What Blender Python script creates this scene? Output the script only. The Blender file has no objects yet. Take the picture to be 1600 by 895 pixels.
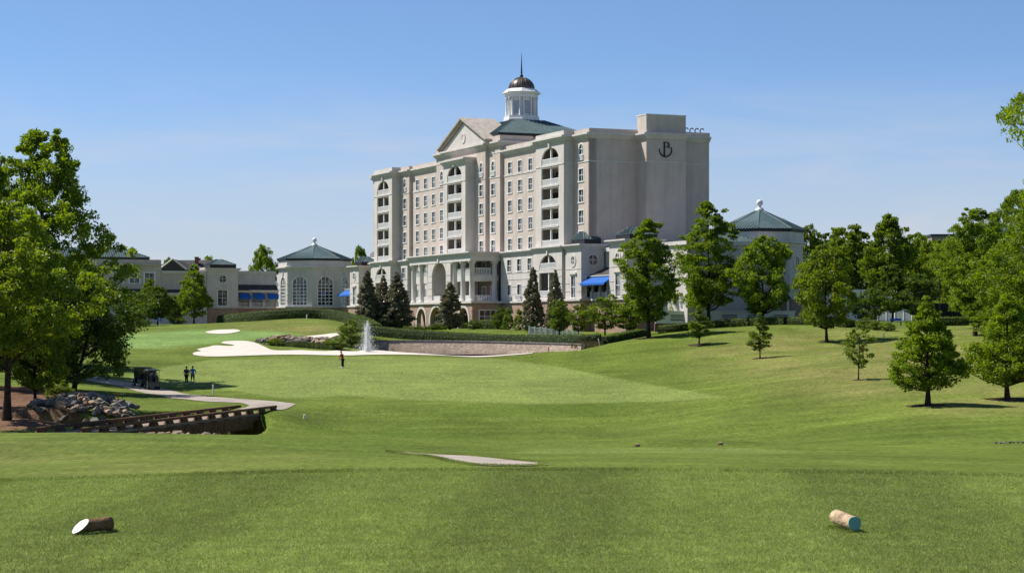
import bpy, bmesh, math, random
import numpy as np
from mathutils import Vector, Matrix, noise
from mathutils.geometry import delaunay_2d_cdt

# ------------------------------------------------------------------ camera, sky, sun, exposure
SC = bpy.context.scene
COL = SC.collection
F, HZ, CX, CAMZ = 3122.0, 510.0, 800.0, 1.6      # focal length and horizon in photo pixels, eye height
cam = bpy.data.cameras.new('camera')
cam.sensor_width = 36.0
cam.lens = F / 1600 * 36
cam.shift_y = (HZ - 447.5) / 1600
cam.clip_start, cam.clip_end = 0.5, 9000
camo = bpy.data.objects.new('camera', cam)
camo.location = (0, 0, CAMZ)
camo.rotation_euler = (math.radians(90), 0, 0)
COL.objects.link(camo)
SC.camera = camo

SUN_AZ, SUN_EL = math.radians(20), math.radians(52)      # azimuth: degrees beyond due left
sdir = Vector((-math.cos(SUN_AZ) * math.cos(SUN_EL), math.sin(SUN_AZ) * math.cos(SUN_EL), math.sin(SUN_EL)))
W = bpy.data.worlds.new('World')
SC.world = W
W.use_nodes = True
nt = W.node_tree
bg = nt.nodes['Background']
sky = nt.nodes.new('ShaderNodeTexSky')
sky.sky_type = 'NISHITA'
sky.sun_disc = False
sky.sun_elevation = SUN_EL
sky.sun_rotation = math.atan2(sdir.x, sdir.y)
sky.altitude = 9000
sky.air_density = 2.0
sky.dust_density = 0.1
sky.ozone_density = 4.0
# thin high cirrus low over the horizon
tc = nt.nodes.new('ShaderNodeTexCoord')
mp = nt.nodes.new('ShaderNodeMapping')
mp.inputs['Scale'].default_value = (5.0, 5.0, 34.0)
nz = nt.nodes.new('ShaderNodeTexNoise')
nz.inputs['Scale'].default_value = 1.3
nz.inputs['Detail'].default_value = 7
nz.inputs['Roughness'].default_value = 0.58
nz.inputs['Distortion'].default_value = 0.6
rp = nt.nodes.new('ShaderNodeMapRange')
rp.inputs['From Min'].default_value = 0.47
rp.inputs['From Max'].default_value = 0.72
rp.inputs['To Max'].default_value = 0.8
sep = nt.nodes.new('ShaderNodeSeparateXYZ')
hf = nt.nodes.new('ShaderNodeMapRange')
hf.inputs['From Min'].default_value = 0.13
hf.inputs['From Max'].default_value = 0.02
mul = nt.nodes.new('ShaderNodeMath'); mul.operation = 'MULTIPLY'
mx = nt.nodes.new('ShaderNodeMix'); mx.data_type = 'RGBA'
mx.inputs['B'].default_value = (5.2, 5.2, 5.5, 1)
L = nt.links.new
L(tc.outputs['Generated'], mp.inputs['Vector']); L(mp.outputs[0], nz.inputs['Vector'])
L(nz.outputs['Fac'], rp.inputs['Value']); L(tc.outputs['Generated'], sep.inputs[0])
L(sep.outputs['Z'], hf.inputs['Value']); L(rp.outputs[0], mul.inputs[0]); L(hf.outputs[0], mul.inputs[1])
hz = nt.nodes.new('ShaderNodeMapRange')                       # ground haze paling the lowest few degrees all round
hz.interpolation_type = 'SMOOTHSTEP'
hz.inputs['From Min'].default_value = 0.135; hz.inputs['From Max'].default_value = 0.015; hz.inputs['To Max'].default_value = 0.75
mh = nt.nodes.new('ShaderNodeMix'); mh.data_type = 'RGBA'
mh.inputs['B'].default_value = (4.3, 4.4, 4.75, 1)
L(sep.outputs['Z'], hz.inputs['Value']); L(hz.outputs[0], mh.inputs['Factor']); L(sky.outputs[0], mh.inputs['A'])
L(mul.outputs[0], mx.inputs['Factor']); L(mh.outputs['Result'], mx.inputs['A'])
L(mx.outputs['Result'], bg.inputs['Color'])
bg.inputs['Strength'].default_value = 0.092

sl = bpy.data.lights.new('sun', 'SUN')
sl.energy = 5.0
sl.angle = math.radians(0.5)
sl.color = (1.0, 0.945, 0.86)
so = bpy.data.objects.new('sun', sl)
so.location = (-60, 60, 90)
so.rotation_euler = (-sdir).to_track_quat('-Z', 'Y').to_euler()
COL.objects.link(so)
SC.view_settings.view_transform = 'Standard'
SC.view_settings.look = 'None'
SC.view_settings.gamma = 1
SC.view_settings.exposure = 0.5
SC.render.engine = 'CYCLES'
SC.cycles.use_denoising = True
SC.cycles.max_bounces = 6
SC.cycles.diffuse_bounces = 3
SC.cycles.glossy_bounces = 2
SC.cycles.transmission_bounces = 3
SC.cycles.transparent_max_bounces = 4

rng = np.random.default_rng(7)
random.seed(7)
T = 'structure'

# ------------------------------------------------------------------ helpers
def tag(o, label=None, cat=None, group=None, kind=None):
    if label: o['label'] = label
    if cat: o['category'] = cat
    if group: o['group'] = group
    if kind: o['kind'] = kind
    return o

def empty(name, loc=(0, 0, 0), rz=0.0):
    o = bpy.data.objects.new(name, None)
    o.empty_display_size = 0.3
    o.location = loc
    o.rotation_euler = (0, 0, rz)
    COL.objects.link(o)
    return o

def mobj(name, me, parent=None, mat=None, loc=None, rz=None):
    o = bpy.data.objects.new(name, me)
    if mat is not None:
        if len(me.materials) == 0: me.materials.append(mat)
    COL.objects.link(o)
    if parent is not None: o.parent = parent
    if loc is not None: o.location = loc
    if rz is not None: o.rotation_euler = (0, 0, rz)
    return o

def copy_tree(o, parent=None):
    c = o.copy(); COL.objects.link(c); c.parent = parent
    for ch in o.children: copy_tree(ch, c)
    return c

class Fr:
    """a wall plane: a runs to the right seen from outside, d points out"""
    def __init__(s, ox, oy, ux, uy):
        l = math.hypot(ux, uy); s.o = (ox, oy); s.u = (ux / l, uy / l); s.n = (s.u[1], -s.u[0])
    def P(s, a, z, d=0.0):
        return (s.o[0] + s.u[0] * a + s.n[0] * d, s.o[1] + s.u[1] * a + s.n[1] * d, z)

class MB:
    def __init__(s): s.v = []; s.f = []; s.sm = []
    def add(s, vs, fs, smooth=False):
        b = len(s.v); s.v += [tuple(p) for p in vs]
        s.f += [tuple(i + b for i in f) for f in fs]; s.sm += [smooth] * len(fs)
        return s
    def box(s, x0, x1, y0, y1, z0, z1):
        return s.add([(x0, y0, z0), (x1, y0, z0), (x1, y1, z0), (x0, y1, z0), (x0, y0, z1), (x1, y0, z1), (x1, y1, z1), (x0, y1, z1)],
                     [(3, 2, 1, 0), (4, 5, 6, 7), (0, 1, 5, 4), (1, 2, 6, 5), (2, 3, 7, 6), (3, 0, 4, 7)])
    def fbox(s, fr, a0, a1, z0, z1, d0, d1):
        P = fr.P
        return s.add([P(a0, z0, d1), P(a1, z0, d1), P(a1, z0, d0), P(a0, z0, d0), P(a0, z1, d1), P(a1, z1, d1), P(a1, z1, d0), P(a0, z1, d0)],
                     [(3, 2, 1, 0), (4, 5, 6, 7), (0, 1, 5, 4), (1, 2, 6, 5), (2, 3, 7, 6), (3, 0, 4, 7)])
    def quad(s, *p): return s.add(p, [tuple(range(len(p)))])
    def tube(s, pts, rad, n=6, cap=True, smooth=True):
        pts = [Vector(p) for p in pts]
        if not hasattr(rad, "__len__"): rad = [rad] * len(pts)
        rad = [float(x) for x in rad]
        vs, fs = [], []
        ref = None
        for i, p in enumerate(pts):
            d = (pts[min(i + 1, len(pts) - 1)] - pts[max(i - 1, 0)])
            if d.length < 1e-9: d = Vector((0, 0, 1))
            d.normalize()
            if ref is None: ref = Vector((1, 0, 0)) if abs(d.x) < .9 else Vector((0, 1, 0))
            x = d.cross(ref); x.normalize(); y = d.cross(x); ref = x.cross(d)
            for k in range(n):
                t = 2 * math.pi * k / n
                vs.append(p + rad[i] * (math.cos(t) * x + math.sin(t) * y))
        for i in range(len(pts) - 1):
            for k in range(n):
                k2 = (k + 1) % n
                fs.append((i * n + k, i * n + k2, (i + 1) * n + k2, (i + 1) * n + k))
        s.add(vs, fs, smooth)
        if cap:
            s.add(vs[:n], [tuple(range(n))]); s.add(vs[-n:], [tuple(range(n - 1, -1, -1))])
        return s
    def lathe(s, prof, n=16, c=(0, 0), rot=0.0, smooth=True, cap=True):
        vs, fs = [], []
        for r, z in prof:
            for k in range(n):
                t = 2 * math.pi * k / n + rot
                vs.append((c[0] + r * math.cos(t), c[1] + r * math.sin(t), z))
        m = len(prof)
        for i in range(m - 1):
            for k in range(n):
                k2 = (k + 1) % n
                fs.append((i * n + k, i * n + k2, (i + 1) * n + k2, (i + 1) * n + k))
        s.add(vs, fs, smooth)
        if cap:
            s.add(vs[:n], [tuple(range(n - 1, -1, -1))]); s.add(vs[-n:], [tuple(range(n))])
        return s
    def wall(s, fr, a0, a1, z0, z1, holes=(), thick=.35, ret=.6):
        """wall face with real openings; holes = (a0, a1, z0, z1, arched)"""
        P = fr.P
        A = sorted({a0, a1, *[h[0] for h in holes], *[h[1] for h in holes]})
        Z = sorted({z0, z1, *[h[2] for h in holes], *[h[3] for h in holes]})
        for i in range(len(A) - 1):
            for j in range(len(Z) - 1):
                am, zm = (A[i] + A[i + 1]) / 2, (Z[j] + Z[j + 1]) / 2
                if any(h[0] < am < h[1] and h[2] < zm < h[3] for h in holes): continue
                s.quad(P(A[i], Z[j]), P(A[i + 1], Z[j]), P(A[i + 1], Z[j + 1]), P(A[i], Z[j + 1]))
        for h in holes:
            b0, b1, c0, c1 = h[:4]; t = -thick
            zs = c1
            if len(h) > 4 and h[4]:
                rise = h[5] if len(h) > 5 else (b1 - b0) / 2
                zs = c1 - rise; N = 14; am = (b0 + b1) / 2; r = (b1 - b0) / 2
                pts = [(am - r * math.cos(math.pi * k / N), zs + rise * math.sin(math.pi * k / N)) for k in range(N + 1)]
                for k in range(N):
                    (p, q), (u, w) = pts[k], pts[k + 1]
                    s.quad(P(p, q), P(u, w), P(u, c1), P(p, c1))
                    s.quad(P(p, q), P(p, q, t), P(u, w, t), P(u, w))
            else:
                s.quad(P(b0, c1), P(b0, c1, t), P(b1, c1, t), P(b1, c1))
            s.quad(P(b0, c0), P(b0, c0, t), P(b0, zs, t), P(b0, zs))
            s.quad(P(b1, c0), P(b1, zs), P(b1, zs, t), P(b1, c0, t))
            s.quad(P(b0, c0), P(b1, c0), P(b1, c0, t), P(b0, c0, t))
        if ret:
            s.quad(P(a0, z0), P(a0, z1), P(a0, z1, -ret), P(a0, z0, -ret))
            s.quad(P(a1, z0), P(a1, z0, -ret), P(a1, z1, -ret), P(a1, z1))
            s.quad(P(a0, z1), P(a1, z1), P(a1, z1, -ret), P(a0, z1, -ret))
        return s
    def mesh(s, name):
        me = bpy.data.meshes.new(name)
        me.from_pydata(s.v, [], s.f)
        if any(s.sm): me.polygons.foreach_set('use_smooth', [bool(x) for x in s.sm][:len(me.polygons)] + [False] * max(0, len(me.polygons) - len(s.sm)))
        me.update()
        return me
    def build(s, name, mat, parent=None, loc=None, rz=None):
        return mobj(name, s.mesh(name), parent, mat, loc, rz)

def np_mesh(name, V, Fc, smooth=False):
    """numpy verts (n,3) and faces (m,k) to a mesh"""
    me = bpy.data.meshes.new(name)
    V = np.ascontiguousarray(V, dtype=np.float32); Fc = np.ascontiguousarray(Fc, dtype=np.int32)
    m, k = Fc.shape
    me.vertices.add(len(V)); me.vertices.foreach_set('co', V.ravel())
    me.loops.add(m * k); me.loops.foreach_set('vertex_index', Fc.ravel())
    me.polygons.add(m); me.polygons.foreach_set('loop_start', np.arange(0, m * k, k, dtype=np.int32))
    if smooth: me.polygons.foreach_set('use_smooth', np.ones(m, dtype=bool))
    me.update(calc_edges=True); me.validate()
    return me

# ------------------------------------------------------------------ materials
def new_mat(name):
    m = bpy.data.materials.new(name); m.use_nodes = True
    t = m.node_tree
    return m, t, t.nodes['Principled BSDF'], t.links.new

def pm(name, col, rough=.7, var=.12, scale=1.5, spec=.3, bump=0.0, bscale=20, metal=0, objvar=0.0, col2=None, stain=0.0):
    m, t, b, L = new_mat(name)
    b.inputs['Roughness'].default_value = rough
    b.inputs['Metallic'].default_value = metal
    b.inputs['Specular IOR Level'].default_value = spec
    tc = t.nodes.new('ShaderNodeTexCoord')
    n = t.nodes.new('ShaderNodeTexNoise'); n.inputs['Scale'].default_value = scale
    n.inputs['Detail'].default_value = 5; n.inputs['Roughness'].default_value = .65
    L(tc.outputs['Object'], n.inputs['Vector'])
    mixn = t.nodes.new('ShaderNodeMix'); mixn.data_type = 'RGBA'
    c2 = col2 or tuple(max(0, c * (1 - 2 * var)) for c in col)
    c1 = col if col2 else tuple(min(1, c * (1 + var)) for c in col)
    mixn.inputs['A'].default_value = (*c1, 1); mixn.inputs['B'].default_value = (*c2, 1)
    r = t.nodes.new('ShaderNodeMapRange'); r.inputs['From Min'].default_value = .35; r.inputs['From Max'].default_value = .68
    L(n.outputs['Fac'], r.inputs['Value']); L(r.outputs[0], mixn.inputs['Factor'])
    out = mixn.outputs['Result']
    if stain:
        mpn = t.nodes.new('ShaderNodeMapping'); mpn.inputs['Scale'].default_value = (1.6, 1.6, .12)
        n3 = t.nodes.new('ShaderNodeTexNoise'); n3.inputs['Scale'].default_value = 1.0; n3.inputs['Detail'].default_value = 6
        L(tc.outputs['Object'], mpn.inputs['Vector']); L(mpn.outputs[0], n3.inputs['Vector'])
        r3 = t.nodes.new('ShaderNodeMapRange'); r3.inputs['From Min'].default_value = .48; r3.inputs['From Max'].default_value = .75
        r3.inputs['To Min'].default_value = 1; r3.inputs['To Max'].default_value = 1 - stain
        L(n3.outputs['Fac'], r3.inputs['Value'])
        h3 = t.nodes.new('ShaderNodeHueSaturation'); L(out, h3.inputs['Color']); L(r3.outputs[0], h3.inputs['Value']); out = h3.outputs[0]
    if objvar:
        oi = t.nodes.new('ShaderNodeObjectInfo')
        h = t.nodes.new('ShaderNodeHueSaturation')
        r2 = t.nodes.new('ShaderNodeMapRange'); r2.inputs['To Min'].default_value = 1 - objvar; r2.inputs['To Max'].default_value = 1 + objvar
        L(oi.outputs['Random'], r2.inputs['Value']); L(r2.outputs[0], h.inputs['Value']); L(out, h.inputs['Color']); out = h.outputs[0]
    L(out, b.inputs['Base Color'])
    if bump:
        n2 = t.nodes.new('ShaderNodeTexNoise'); n2.inputs['Scale'].default_value = bscale; n2.inputs['Detail'].default_value = 4
        L(tc.outputs['Object'], n2.inputs['Vector'])
        bp = t.nodes.new('ShaderNodeBump'); bp.inputs['Strength'].default_value = bump; bp.inputs['Distance'].default_value = .05
        L(n2.outputs['Fac'], bp.inputs['Height']); L(bp.outputs[0], b.inputs['Normal'])
    return m

def leafmat(name, c1, c2, trans=.35, tcol=None, rough=.5, spec=.25, objvar=.12):
    m, t, b, L = new_mat(name)
    g = t.nodes.new('ShaderNodeNewGeometry')
    mixn = t.nodes.new('ShaderNodeMix'); mixn.data_type = 'RGBA'
    mixn.inputs['A'].default_value = (*c1, 1); mixn.inputs['B'].default_value = (*c2, 1)
    L(g.outputs['Random Per Island'], mixn.inputs['Factor'])
    oi = t.nodes.new('ShaderNodeObjectInfo')
    h = t.nodes.new('ShaderNodeHueSaturation')
    r2 = t.nodes.new('ShaderNodeMapRange'); r2.inputs['To Min'].default_value = 1 - objvar; r2.inputs['To Max'].default_value = 1 + objvar
    L(oi.outputs['Random'], r2.inputs['Value']); L(r2.outputs[0], h.inputs['Value']); L(mixn.outputs['Result'], h.inputs['Color'])
    b.inputs['Roughness'].default_value = rough
    b.inputs['Specular IOR Level'].default_value = spec
    L(h.outputs[0], b.inputs['Base Color'])
    tr = t.nodes.new('ShaderNodeBsdfTranslucent')
    hs = t.nodes.new('ShaderNodeHueSaturation'); hs.inputs['Hue'].default_value = .485; hs.inputs['Saturation'].default_value = 1.15; hs.inputs['Value'].default_value = 1.5
    L(h.outputs[0], hs.inputs['Color']); L(hs.outputs[0], tr.inputs['Color'])
    ms = t.nodes.new('ShaderNodeMixShader'); ms.inputs[0].default_value = trans
    L(b.outputs[0], ms.inputs[1]); L(tr.outputs[0], ms.inputs[2])
    L(ms.outputs[0], t.nodes['Material Output'].inputs['Surface'])
    return m

def brickmat(name, c1, c2, mortar, sc=(2.2, 2.2), bump=.4):
    m, t, b, L = new_mat(name)
    b.inputs['Roughness'].default_value = .85; b.inputs['Specular IOR Level'].default_value = .15
    tc = t.nodes.new('ShaderNodeTexCoord')
    v = t.nodes.new('ShaderNodeTexVoronoi'); v.inputs['Scale'].default_value = 1.0
    mpn = t.nodes.new('ShaderNodeMapping'); mpn.inputs['Scale'].default_value = (sc[0], sc[0], sc[1])
    L(tc.outputs['Object'], mpn.inputs[0]); L(mpn.outputs[0], v.inputs['Vector'])
    v2 = t.nodes.new('ShaderNodeTexVoronoi'); v2.feature = 'DISTANCE_TO_EDGE'; L(mpn.outputs[0], v2.inputs['Vector']); v2.inputs['Scale'].default_value = 1.0
    sepc = t.nodes.new('ShaderNodeSeparateColor'); L(v.outputs['Color'], sepc.inputs[0])
    mx = t.nodes.new('ShaderNodeMix'); mx.data_type = 'RGBA'; mx.inputs['A'].default_value = (*c1, 1); mx.inputs['B'].default_value = (*c2, 1)
    L(sepc.outputs[0], mx.inputs['Factor'])
    r = t.nodes.new('ShaderNodeMapRange'); r.inputs['From Min'].default_value = .02; r.inputs['From Max'].default_value = .09
    L(v2.outputs['Distance'], r.inputs['Value'])
    m2 = t.nodes.new('ShaderNodeMix'); m2.data_type = 'RGBA'; m2.inputs['A'].default_value = (*mortar, 1)
    L(r.outputs[0], m2.inputs['Factor']); L(mx.outputs['Result'], m2.inputs['B']); L(m2.outputs['Result'], b.inputs['Base Color'])
    bp = t.nodes.new('ShaderNodeBump'); bp.inputs['Strength'].default_value = bump; bp.inputs['Distance'].default_value = .06
    L(r.outputs[0], bp.inputs['Height']); L(bp.outputs[0], b.inputs['Normal'])
    return m

def glassmat(name, dark, light, frac=.3):
    m, t, b, L = new_mat(name)
    oi = t.nodes.new('ShaderNodeObjectInfo')
    tc = t.nodes.new('ShaderNodeTexCoord')
    n = t.nodes.new('ShaderNodeTexNoise'); n.inputs['Scale'].default_value = 1.2
    ad = t.nodes.new('ShaderNodeVectorMath'); ad.operation = 'ADD'
    mu = t.nodes.new('ShaderNodeMath'); mu.operation = 'MULTIPLY'; mu.inputs[1].default_value = 57.0
    L(oi.outputs['Random'], mu.inputs[0]); L(tc.outputs['Object'], ad.inputs[0]); L(mu.outputs[0], ad.inputs[1]); L(ad.outputs[0], n.inputs['Vector'])
    r = t.nodes.new('ShaderNodeMapRange'); r.inputs['From Min'].default_value = .5; r.inputs['From Max'].default_value = .62; r.inputs['To Max'].default_value = frac * 2
    L(n.outputs['Fac'], r.inputs['Value'])
    mx = t.nodes.new('ShaderNodeMix'); mx.data_type = 'RGBA'; mx.inputs['A'].default_value = (*dark, 1); mx.inputs['B'].default_value = (*light, 1)
    L(r.outputs[0], mx.inputs['Factor']); L(mx.outputs['Result'], b.inputs['Base Color'])
    b.inputs['Roughness'].default_value = .04; b.inputs['Specular IOR Level'].default_value = .6
    return m

M = {}
M['cream'] = pm('cream_stucco', (.555, .52, .485), .85, .05, .5, .15, .15, 12, stain=.14)
M['pink'] = pm('pink_beige_stucco', (.525, .452, .40), .85, .05, .5, .15, .15, 12, stain=.12)
M['trim'] = pm('pale_trim', (.58, .548, .515), .8, .06, .8, .2, stain=.12)
M['white'] = pm('white_paint', (.72, .72, .71), .5, .04, 2)
M['stone'] = brickmat('stone_base', (.40, .27, .20), (.27, .155, .115), (.36, .30, .25), (2.0, 3.4))
M['pondstone'] = brickmat('pond_wall_stone', (.64, .50, .39), (.46, .34, .26), (.40, .31, .24), (1.7, 3.0), .5)
M['glass'] = glassmat('window_glass', (.010, .013, .018), (.26, .26, .25), .32)
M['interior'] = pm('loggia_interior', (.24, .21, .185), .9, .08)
M['roof'] = pm('green_metal_roof', (.075, .125, .13), .45, .14, .35, .5, stain=.25)
M['fascia'] = pm('black_fascia', (.012, .012, .013), .5, .1)
M['dome'] = pm('bronze_dome', (.085, .062, .048), .42, .25, .6, .5, stain=.3)
M['awning'] = pm('blue_awning_canvas', (.006, .10, .40), .75, .06)
M['iron'] = pm('black_iron', (.012, .012, .013), .5, .1)
M['bark'] = pm('bark', (.05, .037, .027), .95, .3, 5, .1, .6, 14)
M['barkpale'] = pm('pale_bark', (.12, .095, .075), .95, .25, 5, .1, .5, 14)
M['sand'] = pm('bunker_sand', (.58, .53, .465), .95, .05, .7, .1, .35, 3)
M['path'] = pm('concrete_path', (.36, .31, .265), .9, .14, .5, .15, .1, 20)
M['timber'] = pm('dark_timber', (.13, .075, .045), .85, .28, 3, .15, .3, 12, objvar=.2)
M['timberdeck'] = pm('pale_timber_deck', (.30, .235, .175), .9, .22, 2, .1, .2, 14, objvar=.12)  # deck boards, paler than the rail timber
M['rock'] = pm('grey_brown_rock', (.18, .165, .15), .92, .3, 2.2, .15, .7, 6, objvar=.35)
M['rocktan'] = pm('tan_rock', (.33, .24, .165), .92, .25, 2.2, .15, .7, 6, objvar=.25)
M['rubber'] = pm('black_rubber', (.012, .012, .012), .8, .1)
M['cartbody'] = pm('dark_green_cart_body', (.02, .03, .028), .35, .1, 2, .5)
M['carttop'] = pm('navy_cart_canopy', (.03, .045, .065), .5, .1, 2, .4)
M['skin'] = pm('skin', (.42, .25, .18), .6, .08)
M['pipe'] = pm('grey_metal', (.35, .36, .37), .4, .1, metal=.6)
M['soil'] = pm('pine_straw_soil', (.20, .105, .06), .95, .3, 3)
M['slate'] = pm('dark_shingle_roof', (.06, .055, .055), .85, .2, 1)
M['brickred'] = pm('red_brick', (.23, .11, .08), .9, .2, 2)
M['red'] = pm('red_paint', (.35, .02, .015), .5, .1)
M['pedroof'] = pm('pediment_roof_stone', (.40, .36, .31), .9, .15, 1.2)
M['cupglass'] = pm('pale_louvre', (.36, .42, .47), .35, .1, 2, .5)
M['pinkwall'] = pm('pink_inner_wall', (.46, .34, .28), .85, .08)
M['screen'] = pm('dark_green_windscreen', (.012, .016, .015), .9, .1)
M['blueish'] = pm('pale_blue_metal', (.30, .40, .55), .5, .1)
M['mulch'] = pm('dark_mulch', (.07, .042, .028), .95, .35, 6, .1, .6, 20)
M['blue'] = pm('blue_paint', (.03, .10, .36), .5, .1)

# ------------------------------------------------------------------ terrain: heights interpolated from levels along the hole
CP = []
def row(D, *pp):
    for px, py in pp: CP.append((px, D, CAMZ - (py - HZ) / F * D))
def zrow(D, *pz):
    for px, z in pz: CP.append((px, D, z))
zrow(34, (-600, -1.9), (0, -1.9), (400, -1.75), (800, -1.75), (1200, -1.75), (1600, -1.9), (2200, -1.9))
row(60, (-600, 752), (0, 750), (300, 739), (600, 731), (900, 729), (1300, 734), (1600, 741), (2200, 745))
row(80, (-500, 705), (0, 706), (300, 705), (600, 708), (900, 708), (1300, 714), (1600, 716), (2100, 716))
row(97, (820, 697), (1100, 696), (1300, 703))
row(106, (-500, 668), (0, 677), (100, 677), (200, 680), (300, 684), (400, 685), (600, 685), (800, 686), (950, 685), (1100, 684), (1250, 694), (1400, 698), (1600, 688), (2000, 670))
zrow(122, (-400, -4.9), (0, -5.4), (200, -5.6), (400, -6.2), (600, -6.2), (800, -6.1), (1000, -6.0), (1150, -5.7))
row(124, (1300, 678), (1450, 664), (1600, 660), (2000, 640))
row(134, (-300, 645), (0, 656), (60, 656), (100, 668), (385, 680))
row(148, (480, 681), (600, 682), (800, 682), (950, 680))
row(155, (500, 671), (600, 671), (800, 670), (950, 667))
row(163, (500, 652), (600, 651), (800, 650), (950, 648))
row(140, (1100, 668), (1300, 652), (1448, 634), (1600, 632), (2000, 610))
row(158, (-300, 620), (0, 628), (120, 634), (200, 640), (300, 642), (440, 641), (1050, 650), (1150, 632), (1300, 612), (1450, 604), (1600, 600), (2000, 580))
row(170, (1342, 594), (500, 634), (600, 635), (800, 634), (950, 631), (440, 630))
row(174, (600, 629), (800, 628), (950, 625))
row(186, (-300, 595), (0, 603), (120, 606), (230, 614), (400, 613), (600, 612), (800, 611), (1000, 606), (1150, 590), (1300, 571), (1450, 563), (1600, 560), (2000, 545))
row(205, (-300, 580), (0, 584), (150, 588), (300, 596), (535, 583), (800, 584), (1000, 579), (1100, 571), (1188, 559), (1300, 549), (1450, 540), (1600, 535), (2000, 530))
row(222, (-300, 560), (0, 562), (200, 564), (400, 568), (600, 565), (800, 565), (930, 560), (1092, 543), (1200, 534), (1292, 534), (1450, 522), (1600, 518), (2000, 515))
row(233, (150, 552), (305, 556), (480, 554.5), (600, 554), (740, 557), (830, 552), (900, 549), (1000, 536))
row(243, (200, 541), (340, 541), (400, 541), (1010, 527), (1100, 519), (1200, 509.5), (1320, 508), (1450, 511), (1600, 506), (1950, 505))
zrow(246, (540, -1.45), (600, -1.52), (650, -1.5))
zrow(239, (560, -1.55), (620, -1.55), (700, -1.5))
zrow(233, (860, -1.35))
zrow(243, (905, -.55))
row(256, (200, 529), (400, 528), (480, 527), (560, 526), (920, 527), (1030, 520), (1100, 512))
row(266, (590, 529), (780, 529), (900, 526), (240, 523), (400, 522), (520, 521))
row(280, (0, 513), (200, 517), (340, 516), (440, 514), (520, 511), (600, 517), (750, 516), (850, 517))
row(298, (300, 507), (400, 502), (480, 496.5), (540, 502), (590, 513))
zrow(300, (-400, 1.2), (740, 1.2), (850, 1.0), (960, .9), (1100, 1.9), (1200, 2.2), (1400, 2.4), (1600, 2.4), (2000, 2.4))
zrow(325, (-400, 1.6), (0, 1.6), (200, 1.7), (300, 1.8), (420, 1.6), (520, 1.3), (600, 1.3), (740, 1.4), (900, 1.5), (1200, 2.4), (1600, 2.6))
zrow(380, (-500, 2), (0, 2), (300, 2), (500, 1.6), (700, 1.6), (900, 2), (1200, 2.6), (1600, 2.8), (2000, 2.8))
zrow(480, (-500, 2), (200, 2), (600, 2), (1000, 2), (1600, 2.5), (2000, 2.5))
CP = np.array(CP)

def q(px, D): return np.stack([np.asarray(px) / 140.0, np.log(np.asarray(D)) * 15.0], -1)
_c = q(CP[:, 0], CP[:, 1])
def _phi(r): return np.where(r > 0, r * r * np.log(np.maximum(r, 1e-9)), 0.0)
_n = len(CP)
_A = _phi(np.linalg.norm(_c[:, None] - _c[None], axis=-1)) + np.eye(_n) * .08
_Pm = np.concatenate([np.ones((_n, 1)), _c], 1)
_S = np.block([[_A, _Pm], [_Pm.T, np.zeros((3, 3))]])
_w = np.linalg.solve(_S, np.concatenate([CP[:, 2], np.zeros(3)]))
def rbf(px, D):
    X = q(px, D); out = np.empty(len(X))
    for i in range(0, len(X), 40000):
        x = X[i:i + 40000]
        out[i:i + 40000] = _phi(np.linalg.norm(x[:, None] - _c[None], axis=-1)) @ _w[:_n] + _w[_n] + x @ _w[_n + 1:]
    return out
def sstep(a, b, x):
    t = np.clip((x - a) / (b - a), 0, 1); return t * t * (3 - 2 * t)

def seg_dist(x, y, pl):
    d = np.full(x.shape, 1e9)
    for (x0, y0), (x1, y1) in zip(pl[:-1], pl[1:]):
        dx, dy = x1 - x0, y1 - y0
        t = np.clip(((x - x0) * dx + (y - y0) * dy) / (dx * dx + dy * dy), 0, 1)
        d = np.minimum(d, np.hypot(x - x0 - t * dx, y - y0 - t * dy))
    return d
def inside(x, y, poly):
    c = np.zeros(x.shape, bool)
    for (x0, y0), (x1, y1) in zip(poly, poly[1:] + poly[:1]):
        if y0 == y1: continue
        c ^= ((y0 > y) != (y1 > y)) & (x < (x1 - x0) * (y - y0) / (y1 - y0) + x0)
    return c
def sdist(x, y, poly):
    d = seg_dist(x, y, poly + poly[:1]); return np.where(inside(x, y, poly), -d, d)
def wx(px, D): return (px - CX) / F * D
POND = [(wx(p, d), d) for p, d in [(552, 249), (580, 248), (612, 247), (645, 243), (662, 237.5), (700, 235), (740, 235), (780, 235), (836, 235), (900, 234.2), (909, 235), (850, 243), (776, 251), (690, 259), (592, 266), (568, 258)]]
CARVE = [(x, y + (1.3 if i > 10 else 0)) for i, (x, y) in enumerate(POND)]
CREEK = [(-25, 112), (-22.6, 126), (-22.8, 136), (-27, 140.5), (-36, 139.5), (-52, 138), (-90, 137)]
CREEK2 = [(-22.8, 136), (-23.4, 152.5)]
def tee_edge(px): return np.interp(px, [-300, 0, 400, 600, 850, 1100, 1300, 1600, 1900], [20.4, 20.8, 22.0, 22.4, 22.5, 22.4, 22.1, 21.5, 21])

ys = np.concatenate([np.arange(-40, 2, 3.0), np.arange(2, 30, .3), np.arange(30, 122, .9), np.arange(122, 275, .62), np.arange(275, 330, 1.3), np.arange(330, 430, 4), np.geomspace(430, 6000, 36)])
pxs = np.concatenate([-np.geomspace(12000, 480, 26), np.arange(-420, 2021, 5.5), np.geomspace(2080, 14000, 26)])
tt = (pxs - CX) / F
wy = np.maximum(ys, 8.0)
GX = tt[None, :] * wy[:, None]; GY = np.repeat(ys[:, None], len(pxs), 1)
pxe = np.clip(np.repeat(pxs[None, :], len(ys), 0), -500, 2100).ravel()
De = np.clip(GY, 30, 500).ravel()
Z = rbf(pxe, De).reshape(GX.shape)
flat = sstep(430, 520, GY); Z = Z * (1 - flat) + 2.2 * flat
te = tee_edge(pxe).reshape(GX.shape)
tw = sstep(0, 11, GY - te)
drop = sstep(0, .9, GY - te) * .16
Z = np.where(GY < 45, (1 - tw) * 0.0 + tw * Z - drop * (1 - tw), Z)
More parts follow.
